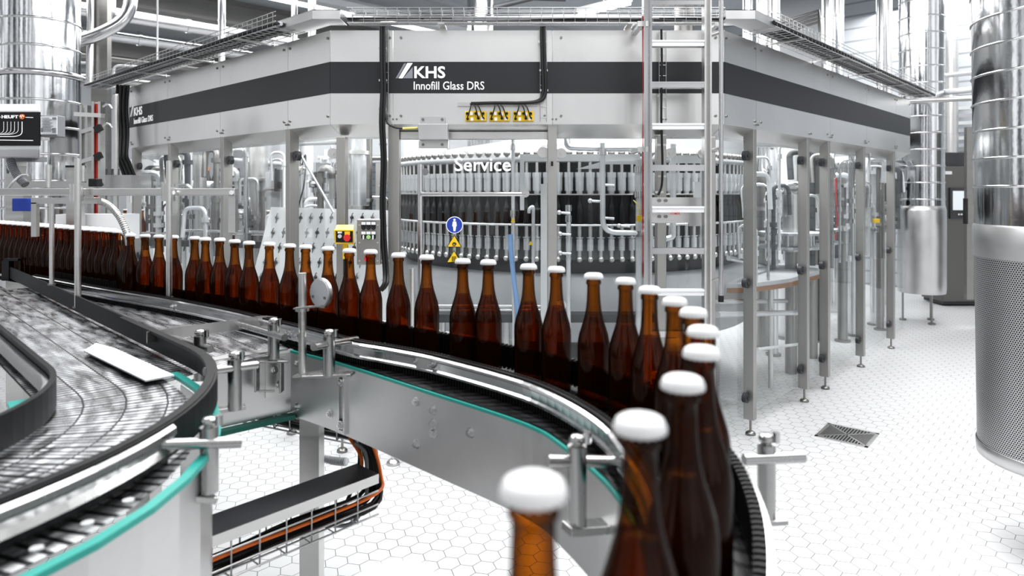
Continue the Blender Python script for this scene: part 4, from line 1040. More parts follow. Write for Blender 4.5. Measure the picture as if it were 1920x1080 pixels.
# ------------------------------------------------------------------ left background: inspection unit and frames
D=2.9
t=thing('inspection_unit','white inspection box with black front panel and lettering at the left edge','machine',(W(30,0,D).x,D+.2,1.1))
c0=W(-60,0,D).x; c1=W(75,0,D).x
def prismx(prof,x0,x1):
    mm=MB(); n=len(prof); vs=[(x0,y,z) for y,z in prof]+[(x1*(y+.01)/2.91,y,z) for y,z in prof]
    mm.add(vs,[tuple(range(n)),tuple(range(2*n-1,n-1,-1))]+[(i,i+n,(i+1)%n+n,(i+1)%n) for i in range(n)]); return mm
zt,zb=W(0,192,D).z,W(0,293,D).z
part('housing',prismx([(D+.05,zt),(D,zt-.03),(D,zb+.03),(D+.05,zb),(D+.22,zb),(D+.22,zt)],c0,c1),white,t,bevel=.006)
part('front_panel',facebox(MB(),-58,74.5,210,273,D-.006,.006),black,t,'black front panel')
m=MB(); text(m,'HEUFT',W(3,222,D-.012),(1,0,0),up,width=31*D/F,height=6*D/F,bold=.03); m.cyl(W(-40,219.5,D-.01),W(1,219.5,D-.01),.0012,n=5); part('lettering',m,letter,t)
q=W(42,219,D-.008); part('logo_disc',MB().cyl(q,q-V((0,.003,0)),.0115,n=20),hor,t)
m=MB(); k=q-V((0,.005,0)); m.tube([k+V((-.009,0,0)),k+V((-.005,0,.006)),k+V((-.001,0,-.006)),k+V((.003,0,.006)),k+V((.009,0,0))],.0014,5); part('logo_wave',m,letter,t)
m=MB()
m.cyl(W(48,220,D-.01),W(62,220.5,D-.01),.0014,n=5); m.cyl(W(-40,262,D-.01),W(62,263.5,D-.01),.0018,n=5)
for j in range(6):
    x=41-j*6.8 if j else 41.5; m.tube(fillet([W(x,228,D-.01),W(x,246+ (6 if j==0 else 2),D-.01),W(x-12,(256 if j==0 else 252),D-.01),W(-50,(256 if j==0 else 252),D-.01)],.015),.0010 if j else .0018,5)
part('line_art',m,letter,t)
t2=thing('label_box','small grey box with a white data label beside the inspection box','box',W(94,255,3.0)); 
part('housing',facebox(MB(),70,107,216,256,2.90,.055),midg,t2,bevel=.003); part('data_label',facebox(MB(),76,106.5,218,252,2.894,.004),labelw if False else white,t2)
m=MB()
for r_ in range(9):
    facebox(m,78+(r_%2),92+(r_*5)%9,221+r_*3,222.0+r_*3,2.890,.002)
facebox(m,98,105,220,224,2.890,.002); facebox(m,98,104,240,249,2.890,.002); facebox(m,76.5,79,240,247,2.890,.002)
part('print',m,lgrey,t2)
part('bracket',facebox(MB(),20,82,255,262,3.06,.04),steel,t2)
t=thing('unit_stand','grey stand and bracket under the white inspection box','stand',(W(35,0,3.1).x,3.1,0))
x=W(35,0,4.7).x; part('post',MB().box((x,4.7,.86),(.12,.08,1.72)),steel,t); part('arm',MB().bar((x,4.7,1.74),(W(30,0,3.1).x,3.1,1.74),.08,.05),steel,t); part('bracket',facebox(MB(),12,60,293,302,3.05,.1),midg,t)
m=MB(); pts=spline([W(20,300,3.0),W(26,318,2.98),W(36,334,2.96),W(48,346,2.95)],6)
for a,b in zip(pts[:-1],pts[1:]): m.cyl(a,b.lerp(a,.35),.017,n=10)
m.tube(pts,.013,8); solo('corrugated_hose',m,midg,'grey corrugated hose under the inspection box','hose')
m=MB(); m.tube(spline([W(52,328,2.9),W(38,330,2.9),W(24,342,2.88),W(14,356,2.88)]),.005,6); solo('cable',m,offw,'thin pale cable curling under the inspection box','cable')
# aluminium columns with red strip
def alu(px,w,y0,D,label,red_=False,arms=()):
    x=W(px,0,D).x; ww=w/F*D; z1=W(0,y0,D).z; t=thing('profile_column',label,'column',(x,D,0))
    m=MB(); m.box((x-ww*.36,D,z1/2),(ww*.28,.06,z1)); m.box((x+ww*.36,D,z1/2),(ww*.28,.06,z1)); m.box((x,D+.02,z1/2),(ww*.5,.02,z1)); part('profile',m,steel,t)
    if red_:
        part('red_strip',MB().box((x,D-.002,z1/2+.0),(ww*.36,.02,z1-.03)),redst,t,'dark red insert strip')
        m=MB()
        for y in (241,293,345): m.obox(W(px,y,D-.04),V((.022,0,.012)),V((0,.014,0)),V((-.010,0,.020)))
        part('clip',m,black,t)
    return t
alu(184.5,17,191,5.0,'aluminium column with dark red insert strip near the left duct',True)
alu(161,15,198,5.2,'grey aluminium column left of the red striped one')
for k_,(p_,q_,l_) in enumerate(((W(142,214,5.05),W(193,217,4.93),'long upper'),(W(154,248,5.2),W(176,241,5.0),'short middle'),(W(154,304,5.2),W(178,296,5.0),'short lower'))):
    solo('cross_bar',MB().bar(p_,q_,.03,.03),steel,l_+' aluminium cross bar on the red striped column','bar','cross bars')
for k,y in enumerate((196,232)):
    m=MB(); m.tube(spline([W(193,y+4,4.95),W(199,y,4.95),W(205,y+1,4.95),W(210,y+8,4.95)]),.008,8); solo('hook',m,steelp,'curved steel hook on the red striped column, %s'%['upper one','lower one'][k],'hook')
t=thing('square_post','pale square post with black top cap behind the tall rods','post',(W(142,0,4.6).x,4.6,0)); x=W(142,0,4.6).x
part('profile',MB().box((x,4.6,.88),(.08,.08,1.76)),steel,t); part('cap',MB().box((x,4.6,1.765),(.085,.085,.014)),black,t)
solo('grey_box',facebox(MB(),192,246,328,362,5.4,.3),plate,'square grey steel box below the hanging cable bundles','box')
solo('grey_box',facebox(MB(),104,232,402,450,4.7,.2),white,'white enclosure with sloping top behind the packed bottles','box')
solo('frame_beam',facebox(MB(),35,180,340,352,3.4,.05),steel,'grey beam behind the two tall guide rods','beam')
solo('bumper',facebox(MB(),165,181,335,350,3.36,.05),black,'black rubber bumper on the end of the grey beam','bumper',bevel=.004)
solo('blue_actuator',facebox(MB(),22,52,372,396,3.3,.06),blue,'dark blue actuator block hanging behind the crossbar','actuator',bevel=.004)
# ------------------------------------------------------------------ crossbar with tall rods
t=thing('guide_crossbar','long square steel crossbar clamped to the tall guide rods','bar',W(220,367,2.75)); D=2.78
m=MB(); facebox(m,-30,440,353,367,D,.03); part('bar',m,steel,t,bevel=.003)
part('lower_bar',facebox(MB(),58,182,371,382,D+.05,.03),steel,t)
part('drop_arm',facebox(MB(),58,68,380,444,D+.05,.02),steel,t)
part('end_leg',facebox(MB(),428,441,354,436,D+.04,.03),steel,t)
m=MB()
for x in (146,324,434): m.mark(); m.cyl(W(x,361,D),W(x,361,D-.02),.010,n=6); m.cyl(W(x,361,D-.02),W(x,361,D-.024),.006,n=8)
part('clamp_bolt',m,steelp,t)
for x in (146,318): 
    m=MB(); q=W(x,361,D); m.cyl(q+V((0,-.01,.035)),q+V((0,-.01,-.035)),.026,n=20); part('clamp_sleeve',m,steel,t)
def rod(px,y0,y1,D,r,label,top=True):
    p0=W(px,y1,D);p1=W(px,y0,D); t=thing('guide_rod',label,'rod',p0)
    part('rod',MB().cyl(p0,p1,r,n=16),steel,t); part('rod_tip',MB().cyl(p1,p1+up*.004,r*.85,n=16),steelp,t)
    part('foot_disc',MB().cyl(p0-up*.006,p0,r*1.5,n=16),steeld,t); return t
rod(146,298,574,2.73,.0125,'tall steel guide rod standing left of the conveyor merge, with clamp')
rod(317,303,556,2.745,.0115,'tall steel guide rod standing on the guide rail in front of the bottles')
rod(97,372,532,2.95,.010,'shorter steel rod hanging left of the tall rods')
rod(91,310,352,2.9,.011,'short steel pin above the left crossbar')
rod(156,312,340,2.95,.008,'thin short pin beside the pale square post')
# rods behind the bottles
D=3.3; t=thing('sensor_stand','steel rod stand with a level arm in front of the service door','stand',W(788,500,D))
part('rod',MB().cyl(W(788,308,D),W(788,640,D),.0125,n=14),steelp,t)
m=MB(); m.cyl(W(790,364,D-.02),W(985,364,D-.02),.011,n=12); part('arm',m,steelp,t); part('end_disc',MB().cyl(W(985,363,D-.03),W(985,363,D),.019,n=20),steel,t)
part('knob',MB().cyl(W(797,322,D),W(797,322,D+.02),.018,n=16),steelp,t)
part('foot_arm',MB().bar(W(788,640,D),W(788,640,D)+V((0,-.9,-.0)),.03,.02),steel,t)
solo('rod_stand',MB().cyl(W(772,503,3.2),W(772,640,3.2),.014,n=12),steel,'short rod left of the sensor stand among the bottles','rod')
# corrugated metal hose
m=MB(); pts=spline([W(178,376,3.0),W(195,380,3.0),W(212,392,3.0),W(226,410,2.98),W(238,438,2.96),W(242,460,2.96)],8)
m.tube(pts,.011,8)
for a,b in zip(pts[:-1:1],pts[1::1]): m.cyl(a,a.lerp(b,.55),.0155,n=10)
solo('corrugated_hose',m,steel,'silver corrugated hose arching down to the bottles at the left','hose')

# ------------------------------------------------------------------ main bottle conveyor
ZR=CH-.43                                     # rail top
nearpx=[(640,685),(805,738)]
near_edge=[V((-.683,2.10,0)),V((-.489,1.942,0)),V((-.204,1.671,0)),V((.03,1.442,0)),V((.105,1.309,0)),V((.168,1.13,0)),V((.185,.95,0)),V((.16,.75,0)),V((.09,.58,0)),V((-.02,.42,0)),V((-.18,.28,0))]
NE=spline(near_edge,6)
row=[V((p.x,p.y,0)) for p in rowpts]
# smoothed bottle centre line
cl=[V((-.20,.24,0)),V((-.057,.33,0)),V((.014,.437,0)),V((.105,.557,0)),V((.17,.677,0)),V((.225,.805,0)),V((.262,.93,0)),V((.283,1.07,0)),V((.278,1.19,0)),V((.257,1.33,0)),V((.22,1.46,0)),V((.165,1.56,0)),V((.09,1.66,0)),V((.0,1.75,0)),V((-.10,1.835,0)),V((-.247,1.955,0)),V((-.446,2.11,0)),V((-.78,2.36,0)),V((-1.057,2.56,0)),V((-1.415,2.80,0)),V((-1.85,3.07,0)),V((-2.59,3.58,0)),V((-3.4,4.1,0))]
CL=spline(cl,5)
def offset(path,o):
    out=[]
    for k in range(len(path)):
        d=(path[min(k+1,len(path)-1)]-path[max(k-1,0)]); n=V((d.y,-d.x,0)).normalized(); out.append(path[k]+n*o)
    return out
OUT=offset(CL,.105)                            # outer side (away from the inside of the bend)
if (OUT[40]-V((-.4,1.1,0))).length < (CL[40]-V((-.4,1.1,0))).length: SG=-1
else: SG=1
OUT=offset(CL,SG*.085)
conv=thing('bottle_conveyor','curved single-file bottle conveyor with stainless side plates and teal wear strip','conveyor',(0,1.4,0))
# belt: ribbon between inner boundary and outer
def ribbon(m,Lp,Rp,z,smooth=False):
    n=len(Lp); vs=[];fs=[];uvs=[];s=0
    S=[0]
    for k in range(1,n): S.append(S[-1]+((Lp[k]-Lp[k-1]).length+(Rp[k]-Rp[k-1]).length)/2)
    for k in range(n): vs+= [V((Lp[k].x,Lp[k].y,z)),V((Rp[k].x,Rp[k].y,z))]
    for k in range(n-1):
        w0=(Rp[k]-Lp[k]).length; w1=(Rp[k+1]-Lp[k+1]).length
        fs.append((2*k,2*k+1,2*k+3,2*k+2)); uvs.append([(S[k],0),(S[k],w0),(S[k+1],w1),(S[k+1],0)])
    m.add(vs,fs,smooth,uvs)
def resample(path,n):
    L=[0]
    for k in range(1,len(path)): L.append(L[-1]+(path[k]-path[k-1]).length)
    out=[];j=0
    for i in range(n):
        t=L[-1]*i/(n-1)
        while j<len(L)-2 and L[j+1]<t: j+=1
        f=(t-L[j])/max(1e-9,L[j+1]-L[j]); out.append(path[j].lerp(path[j+1],min(1,max(0,f))))
    return out
# inner edge of belt extended to far left along the infeed
inner=list(reversed(NE))                        # from camera end to corner (-.683,2.1)
inner_full=inner+[V((-.817,2.257,0)),V((-1.35,2.70,0)),V((-2.42,3.478,0)),V((-3.3,4.05,0))]
ipath=spline(inner_full[::4]+[inner_full[-4],inner_full[-3],inner_full[-2],inner_full[-1]] if False else inner_full,1)
bl=resample(inner_full,90); br=resample(OUT,90)
# pair by nearest station so the slats stay square to the path
m=MB(); ribbon(m,bl,br,BZ-.001); part('belt',m,beltB,conv)
def strip(path,prof): 
    return MB().sweep(prof,path)
def lift(path,z): return [V((p.x,p.y,z)) for p in path]
# side plate under near edge (split in three plates with joints)
zt=CH-.50; 
def cut(path,x0,x1):
    return [p for p in path if x0<=p.x<=x1]
NEi=resample(NE,70)
seg1=[p for i,p in enumerate(NEi) if i<=22]; 
jx=W(803,738,1.671).x
k1=min(range(len(NEi)),key=lambda i:abs(NEi[i].x-W(665,0,1.91).x)+ (9 if i>40 else 0)); k2=min(range(len(NEi)),key=lambda i:abs(NEi[i].x-jx)+(9 if i>40 else 0))
for a,b,nm in ((0,k1,'corner side plate with slots'),(k1,k2,'straight side plate'),(k2,len(NEi)-1,'long curved side plate')):
    e=NEi[a:b+1]; part('side_plate',MB().sweep([(0,0),(0,-.195),(.003,-.195),(.003,0)],lift(e,zt)),plate,conv,nm)
part('wear_strip',MB().sweep([(-.010,0.0),(-.010,.007),(.006,.007),(.006,0)],lift(NEi,zt)),teal,conv,'teal plastic edge strip')
part('lower_strip',MB().sweep([(-.05,-.20),(-.05,-.165),(-.03,-.165),(-.03,-.20)],lift(NEi[:12],zt)),green,conv,'dark green strip under the plate')
part('outer_side_plate',MB().sweep([(0,0),(0,-.20),(.003,-.20),(.003,0)],lift(offset(CL[:-8],SG*.087),BZ-.01)),plate,conv)
# left facing end plate
pA=V((-.683,2.10,0));pB=V((-.875,1.93,0))
part('end_plate',MB().sweep([(0,0),(0,-.185),(.003,-.185),(.003,0)],lift([pA,pB],zt)),plate,conv)
part('under_strip',MB().sweep([(.0,-.20),(.0,-.187),(-.03,-.187),(-.03,-.20)],lift([pA,pB],zt)),green,conv,'dark green strip')
# bolts on plates
m=MB()
def plate_n(i):
    d=(NEi[min(i+1,69)]-NEi[max(i-1,0)]).normalized(); return V((d.y,-d.x,0))
def near_idx(px):
    return min(range(45),key=lambda i:abs(NEi[i].x/NEi[i].y*F+CX-px))
sgn=1
if plate_n(10).y>0: sgn=-1
for px,dy in ((784,.03),(784,.135),(812,.035),(812,.068),(812,.092),(878,.058),(556,.03),(556,.16),(617,.15),(690,.20)):
    if dy>.19: continue
    i=near_idx(px); nn=plate_n(i)*sgn; m.bolt(NEi[i]+up*(zt-dy)+nn*.001,nn,.0095)
part('bolt',m,steelp,conv)
# slotted adjusting bracket near corner
i=near_idx(648); nn=plate_n(i)*sgn; dd=V((nn.y,-nn.x,0)); q=NEi[i]+nn*.006
m=MB(); 
for s_ in (-1,1): m.obox(q+dd*s_*.013+up*(zt-.10),dd*.004,nn*.006,up*.085)
for z in (-.018,-.185): m.obox(q+up*(zt+z),dd*.016,nn*.006,up*.005)
part('slot_bracket',m,steel,conv)
nE=V((.7,-.7,0)).normalized(); dE=(pB-pA).normalized(); nE=V((-dE.y,dE.x,0)); nE=nE if nE.y<0 else -nE
m=MB()
for f_,dz_ in ((.22,.045),(.16,.09),(.97,.06)): m.bolt(pA.lerp(pB,f_)+up*(zt-dz_)+nE*.003,nE,.009)
part('bolt',m,steelp,conv)
part('fixing_plate',MB().obox(pA.lerp(pB,.2)+up*(zt-.065)+nE*.002,dE*.032,nE*.002,up*.06),steel,conv)
m=MB().bolt(q+up*(zt-.045)+nn*.004,nn,.009).bolt(q+up*(zt-.165)+nn*.004,nn,.009); part('bolt',m,steelp,conv)
# leg
x=W(585,0,2.12).x
part('leg',MB().box((x,2.12,.47),(.06,.06,.90)),steel,conv); part('leg',MB().box((.0,1.62,.47),(.0001+.03,.03,.90)) if False else MB().cyl((.36,.85,.02),(.36,.85,.93),.025,n=14),steel,conv)
part('foot',MB().cyl((x,2.12,0),(x,2.12,.02),.05,n=16),steeld,conv)
part('foot',MB().cyl((.36,.85,0),(.36,.85,.02),.05,n=16),steeld,conv)
# guide rails
railpx=[(75,515),(200,537),(325,560),(430,583),(500,600),(580,619),(660,640),(730,652),(800,665),(850,677),(900,690),(950,704),(1000,720),(1050,742),(1100,770),(1140,800),(1165,830)]
rp=[Wd(x,y,.43) for x,y in railpx]
rp=[V((p.x,p.y,0)) for p in rp]
rp[0]=rp[0]+V((-.02,-.03,0)); rp[1]=rp[1]+V((-.02,-.035,0)); rp[2]=rp[2]+V((-.01,-.012,0))
rp=rp+[V((.198,1.03,0)),V((.192,.90,0)),V((.165,.76,0)),V((.11,.63,0)),V((.03,.50,0)),V((-.08,.38,0))]
# keep clear of bottles
RL=resample(spline(rp,4),150)
rail=thing('guide_rail','long inner guide rail, bright steel with black ribbed edging, curving past the bottles','guide rail',(0,1.5,ZR-.05))
side=1
d=(RL[60]-RL[50]); nR_=V((d.y,-d.x,0)).normalized()
if (RL[55]+nR_*.05 - V((0,0,0))).length > (RL[55]).length: side=-1   # +u faces the camera when side=1
U=side
part('rail_profile',MB().sweep([(U*.0,0),(U*.004,.0),(U*.010,-.004),(U*.010,-.010),(U*.005,-.014),(U*.005,-.032),(U*.010,-.036),(U*.010,-.042),(U*.004,-.046),(U*.0,-.046)],lift(RL,ZR),smooth=False),steelp,rail)
m=MB(); m.sweep([(U*-.001,.004),(U*-.001,-.058),(U*-.011,-.058),(U*-.011,.004)],lift(RL,ZR))
RT=resample(RL,430)
for k in range(1,429):
    d=(RT[k+1]-RT[k-1]).normalized(); nn=V((d.y,-d.x,0))*U
    m.obox(RT[k]-nn*.013+up*(ZR-.027),d*.0026,nn*.004,up*.033)
    m.obox(RT[k]+nn*.001+up*(ZR-.053),d*.0026,nn*.003,up*.007)
part('ribbed_strip',m,ribm,rail,'black ribbed plastic strip')
m=MB()
for k in (60,61,):
    pass
def rail_idx(px): return min(range(110),key=lambda i:abs(RL[i].x/RL[i].y*F+CX-px))
for px in (789,818,328,546,560):
    i=rail_idx(px); d=(RL[i+1]-RL[i-1]).normalized(); nn=V((d.y,-d.x,0))*U; m.bolt(RL[i]+nn*.005+up*(ZR-.022),nn,.007)
part('bolt',m,steelp,rail)
i=rail_idx(803); d=(RL[i+1]-RL[i-1]).normalized(); nn=V((d.y,-d.x,0))*U
part('joint_plate',MB().obox(RL[i]+nn*.0075+up*(ZR-.023),d*.028,nn*.0025,up*.013),steel,rail)
# outer guide rail (behind the bottles)
OR=resample(offset(CL[2:-6],SG*.062),150)
orail=thing('guide_rail','outer guide rail with black ribbed edging behind the bottle row','guide rail',(0,1.9,ZR-.05))
Z2=ZR+.0
part('rail_profile',MB().sweep([(SG*.012,0),(SG*.020,0),(SG*.020,-.04),(SG*.012,-.04)],lift(OR,Z2)),steelp,orail)
m=MB(); m.sweep([(0,.006),(0,-.05),(SG*.012,-.05),(SG*.012,.006)],lift(OR,Z2))
OT=resample(OR,330)
for k in range(1,329):
    d=(OT[k+1]-OT[k-1]).normalized(); nn=V((d.y,-d.x,0))*SG
    m.obox(OT[k]+nn*.0+up*(Z2-.022),d*.003,nn*.004,up*.032)
    m.obox(OT[k]+nn*.006+up*(Z2+.008),d*.003,nn*.006,up*.003)
part('ribbed_strip',m,ribm,orail,'black ribbed plastic strip')
# ------------------------------------------------------------------ brackets (clamp posts)
def clamp_post(px,y0,y1,D,w,label,rodp,foot=None,group='rail clamps'):
    top=W(px,y0,D);bot=W(px,y1,D); r=w/2/F*D*1.0
    t=thing('rail_clamp',label,'clamp',bot,group)
    m=MB(); m.cyl(bot,top-up*.012,r,n=16); part('post',m,clampm,t,bevel=.0015)
    m=MB(); m.cyl(top-up*.012,top-up*.008,r*.6,n=12); m.lathe([(r*.5,-.008),(r*.85,-.006),(r*.9,0),(r*.6,.006),(.001,.007)],top,14); part('cap_screw',m,clampm,t)
    a,b=rodp; a=V(a);b=V(b); part('rod',MB().cyl(a,b,r*.62,n=14),clampm,t)
    q=W(px+w*.55,y0+9,D-.008); part('side_screw',MB().cyl(q,q+up*.018,r*.42,n=10),steelp,t)
    if foot: 
        m=MB()
        for f in foot: m.bar(*f)
        part('foot_plate',m,clampm,t,bevel=.002)
    return t
clamp_post(513,600,672,2.03,21,'clamp post standing on the square corner bracket, with a short side rod',(W(445,607,2.22),W(534,633,1.95)),
   [(W(480,676,2.0),W(535,676,2.06),.05,.006),(W(528,676,2.04),W(528,735,2.04),.006,.03),(W(482,678,1.99),W(482,733,1.99),.006,.03),(W(484,733,2.0),W(515,733,2.02),.006,.006)])
clamp_post(617,622,703,1.83,22,'clamp post right of the round mirror disc, with a long rod to the guide rail',(W(588,651,1.76),W(668,636,1.98)),[(W(570,705,1.85),W(662,701,1.83),.035,.008)])
clamp_post(440,664,768,1.68,25,'clamp post in front of the end plate, rod pointing left',(W(383,697,1.62),W(482,684,1.72)),[(W(385,772,1.66),W(460,762,1.70),.03,.010),(W(385,772,1.66),W(378,785,1.64),.03,.010)])
clamp_post(375,622,712,1.98,22,'clamp post at the top of the bend, close behind the black guide band',(W(318,632,2.1),W(395,655,1.94)),[(W(362,712,1.98),W(392,712,1.98),.02,.006)])
clamp_post(392,788,922,1.25,33,'nearest clamp post on the left bend with a long level rod',(W(300,834,1.20),W(452,829,1.27)),[(W(338,930,1.22),W(402,934,1.26),.035,.012),(W(338,930,1.22),W(316,960,1.22),.035,.010),(W(314,958,1.22),W(314,1120,1.22),.035,.010)])
clamp_post(1082,822,988,1.13,36,'clamp post inside the right bend, in front of the dark bottles',(W(1028,864,1.12),W(1172,866,1.15)),[(W(1062,992,1.12),W(1150,985,1.16),.035,.014)])
clamp_post(1437,820,972,1.24,33,'clamp post outside the right bend standing over the floor tiles',(W(1395,862,1.22),W(1507,857,1.24)),[(W(1405,976,1.24),W(1472,972,1.24),.035,.010)])
# round mirror disc on rod
D=1.98; t=thing('reflector','round white reflector disc on a vertical rod beside the guide rail','reflector',W(567,700,D))
part('rod',MB().cyl(W(567,702,D),W(567,512,D),.0115,n=16),steel,t)
q=W(600,549,D-.02); nn=V((-.55,-.83,.0)).normalized(); ax=V((nn.y,-nn.x,0))
m=MB(); m.cyl(q,q-nn*.010,.042,n=40); part('disc_back',m,steel,t); m=MB(); m.cyl(q+nn*.0,q+nn*.004,.039,n=40); part('disc',m,offw,t,'pale round disc')
m=MB()
for s_ in (-1,1): m.mark(); m.cyl(q+ax*s_*.025-up*.012,q+ax*s_*.025-up*.012+nn*.007,.004,n=8)
part('screw',m,steeld,t)
m=MB(); m.cyl(W(567,583,D),W(567,577,D),.020,n=16); m.bar(W(553,578,D-.01),W(605,573,D-.03),.02,.004); m.obox(W(600,569,D-.02),ax*.02,nn*.002,up*.012); part('clamp_collar',m,steel,t)
part('foot',MB().bar(W(555,704,D-.01),W(600,699,D-.03),.035,.006),steel,t)

# ------------------------------------------------------------------ wide curved conveyor at left
K=V((-1.45,1.25,0)); e45=V((.70711,.70711,0)); dst=V((-.70711,.70711,0))
def wide(r,rim=False):
    ro=r-.155 if rim else r
    pts=[K+e45*ro+dst*s for s in (4.2,3.4,2.6,1.9,1.3,.8,.4,.15)]
    for k in range(0,28): 
        a=math.radians(45-k*6.5); q=min(1,k/11); q=q*q*(3-2*q); rr=ro+(r-ro)*q; pts.append(K+V((math.cos(a)*rr,math.sin(a)*rr,0)))
    return pts
wc=thing('slat_conveyor','wide curved multi-lane steel slat conveyor sweeping round the lower left','conveyor',(-1.0,1.25,0))
m=MB(); ribbon(m,wide(.47),wide(.90,True),BZ); part('belt',m,beltA,wc,'shiny steel slat chain')
part('wear_strip',MB().sweep([(-.018,0),(-.018,.010),(.0,.010),(.0,0)],lift(wide(.925,True)[8:],BZ-.002)),teal,wc,'outer teal edge strip')
part('inner_wear_strip',MB().sweep([(-.02,0),(-.02,.010),(.02,.010),(.02,0)],lift(wide(.44)[8:],BZ-.002)),teal,wc,'inner teal edge strip')
wo=wide(.925,True)[9:]
part('side_plate',MB().sweep([(0,0),(0,-.30),(.003,-.30),(.003,0)],lift(wo,BZ-.006)),plate,wc)
part('inner_side_plate',MB().sweep([(0,0),(0,-.25),(.003,-.25),(.003,0)],lift(wide(.42),BZ-.006)),plate,wc)
m=MB()
for k in range(24):
    a=math.radians(-12-k*5.0); q=K+V((math.cos(a)*.862,math.sin(a)*.862,BZ)); m.mark(); m.cyl(q,q+up*.002,.009,n=12)
part('rivet',m,white,wc,'bright round rivets along the rim')
for x,y in ((-1.0,.55),(-.95,1.75),(-1.9,1.4)): part('leg',MB().box((x,y,.42),(.06,.06,.84)),steel,wc)
# infeed belt wedge
m=MB(); wA=K+e45*.735
wl=[wA-dst*.05,wA+dst*.45,wA+dst*.9,wA+dst*1.4,wA+dst*1.9,wA+dst*2.26]; wr=[V((-.690,2.12,0)),V((-.95,2.36,0)),V((-1.35,2.70,0)),V((-1.72,2.98,0)),V((-2.1,3.25,0)),V((-2.42,3.478,0))]
ribbon(m,wl,wr,BZ-.002)
solo('infeed_belt',m,beltA,'wedge of dark and bright slat belt between the two guide rails','belt')
m=MB(); m.poly([Wd(x,y,.474) for x,y in ((157,657),(180,643),(216,653))][:3]+[Wd(327,703,.474),Wd(273,713,.474)],.004); solo('cover_plate',m,white,'flat white steel cover plate beside the black guide band','plate')
m=MB(); m.poly([V((p.x,p.y,BZ+.002)) for p in (V((-.695,2.10,0)),V((-.87,1.945,0)),V((-.90,1.975,0)),V((-.725,2.13,0)))],.006); solo('edge_plate',m,plate,'narrow steel edge plate on top of the end plate','plate')
# dark guide band (plough) from far left to the bend and bend guide
def wguide(r,s_list,a0,a1,n):
    pts=[K+e45*r+dst*s for s in s_list]
    for k in range(n+1):
        a=math.radians(a0+(a1-a0)*k/n); pts.append(K+V((math.cos(a)*r,math.sin(a)*r,0)))
    return pts
gb=thing('guide_band','black guide band sweeping round the bend of the wide conveyor, with steel backing rail','guide rail',(-.63,1.3,BZ+.02))
g1=wguide(.82,(2.72,2.4,2.0,1.6,1.2,.9,.6,.3),45,-120,50)
m=MB(); m.sweep([(-.012,.070),(-.012,.008),(-.004,.008),(-.004,.070)],lift(g1,BZ)); 
gt=resample(g1[6:],360)
for k in range(1,359):
    d=(gt[k+1]-gt[k-1]).normalized(); nn=V((d.y,-d.x,0)); sg2=1 if nn.dot(gt[k]-K)>0 else -1
    m.obox(gt[k]-nn*sg2*.003+up*(BZ+.068),d*.0042,nn*.009,up*.004)
part('black_band',m,ribm,gb)
sg2=1
dd_=(g1[30]-g1[29]); nn=V((dd_.y,-dd_.x,0)); sg2=1 if nn.dot(g1[30]-K)>0 else -1
g2=g1[22:]
part('backing_rail',MB().sweep([(sg2*.002,.066),(sg2*.014,.066),(sg2*.020,.060),(sg2*.021,.050),(sg2*.016,.044),(sg2*.014,.034),(sg2*.018,.028),(sg2*.022,.022),(sg2*.002,.018)],lift(g2,BZ)),clampm,gb)
m=MB()
gt=resample(g2,200)
for k in range(1,199):
    d=(gt[k+1]-gt[k-1]).normalized(); nn=V((d.y,-d.x,0))*sg2
    m.obox(gt[k]+nn*.004+up*(BZ+.008),d*.004,nn*.003,up*.008)
part('lower_ribs',m,ribm,gb)
q=K+e45*.828+dst*.42; part('joint',MB().obox(q+up*(BZ+.04),dst*.002,e45*.003,up*.031),black,gb)
q=K+e45*.82+dst*2.72; part('end_post',MB().box(q+up*(BZ+.05),(.04,.04,.11)),black,gb); part('end_flag',MB().obox(q+V((.03,0,.11))+up*BZ,V((.04,0,0)),V((0,.02,0)),up*.006),black,gb)
ig=thing('guide_band','black inner guide band at the left edge of the wide conveyor','guide rail',(-1.2,1.3,BZ))
g3=wguide(.50,(1.2,.8,.4),45,-120,40)
part('black_band',MB().sweep([(-.006,.075),(-.006,.008),(.006,.008),(.006,.075)],lift(g3,BZ)),ribm,ig)
part('backing_rail',MB().sweep([(-sg2*.008,.060),(-sg2*.020,.060),(-sg2*.020,.02),(-sg2*.008,.02)],lift(g3,BZ)),steelp,ig)
# curved dark guide in front of the merge (steel ploughs)
m=MB(); pth=spline([Wd(275,622,.42),Wd(340,612,.42),Wd(430,601,.42),Wd(490,592,.42),Wd(520,594,.42)],5)
m.sweep([(0,.0),(0,-.035),(.003,-.035),(.003,0)],pth); solo('guide_strip',m,steel,'thin curved steel guide strip behind the clamp posts','guide rail')

# ------------------------------------------------------------------ cable channel under the conveyor
t=thing('cable_channel','dark covered cable channel with wire basket and orange cable under the conveyor','cable tray',(-.63,1.9,.7))
a=V((-.86,1.60,.75)); b=V((-.44,2.06,.75)); d=(b-a).normalized(); nn=V((-d.y,d.x,0))
a0=a-d*.5
part('lid',MB().obox((a0+b)/2,d*((b-a0).length/2),nn*.055,up*.006),darkg,t,'dark lid')
part('lid_edge',MB().obox((a0+b)/2-nn*.056-up*.008,d*((b-a0).length/2),nn*.002,up*.014),steel,t)
m=MB()
for z in (-.045,-.085,-.115):
    m.cyl(a0-nn*.055+up*z,b-nn*.055+up*z,.003,n=6)
for u in (-.02,.02,.055): m.cyl(a0+nn*u-up*.115,b+nn*u-up*.115,.003,n=6)
L=(b-a0).length; k=0
while k*.075<L:
    q=a0+d*k*.075; m.tube([q-nn*.055-up*.02,q-nn*.055-up*.118,q+nn*.055-up*.118,q+nn*.055-up*.02],.0025,5); k+=1
part('wire_basket',m,wire,t)
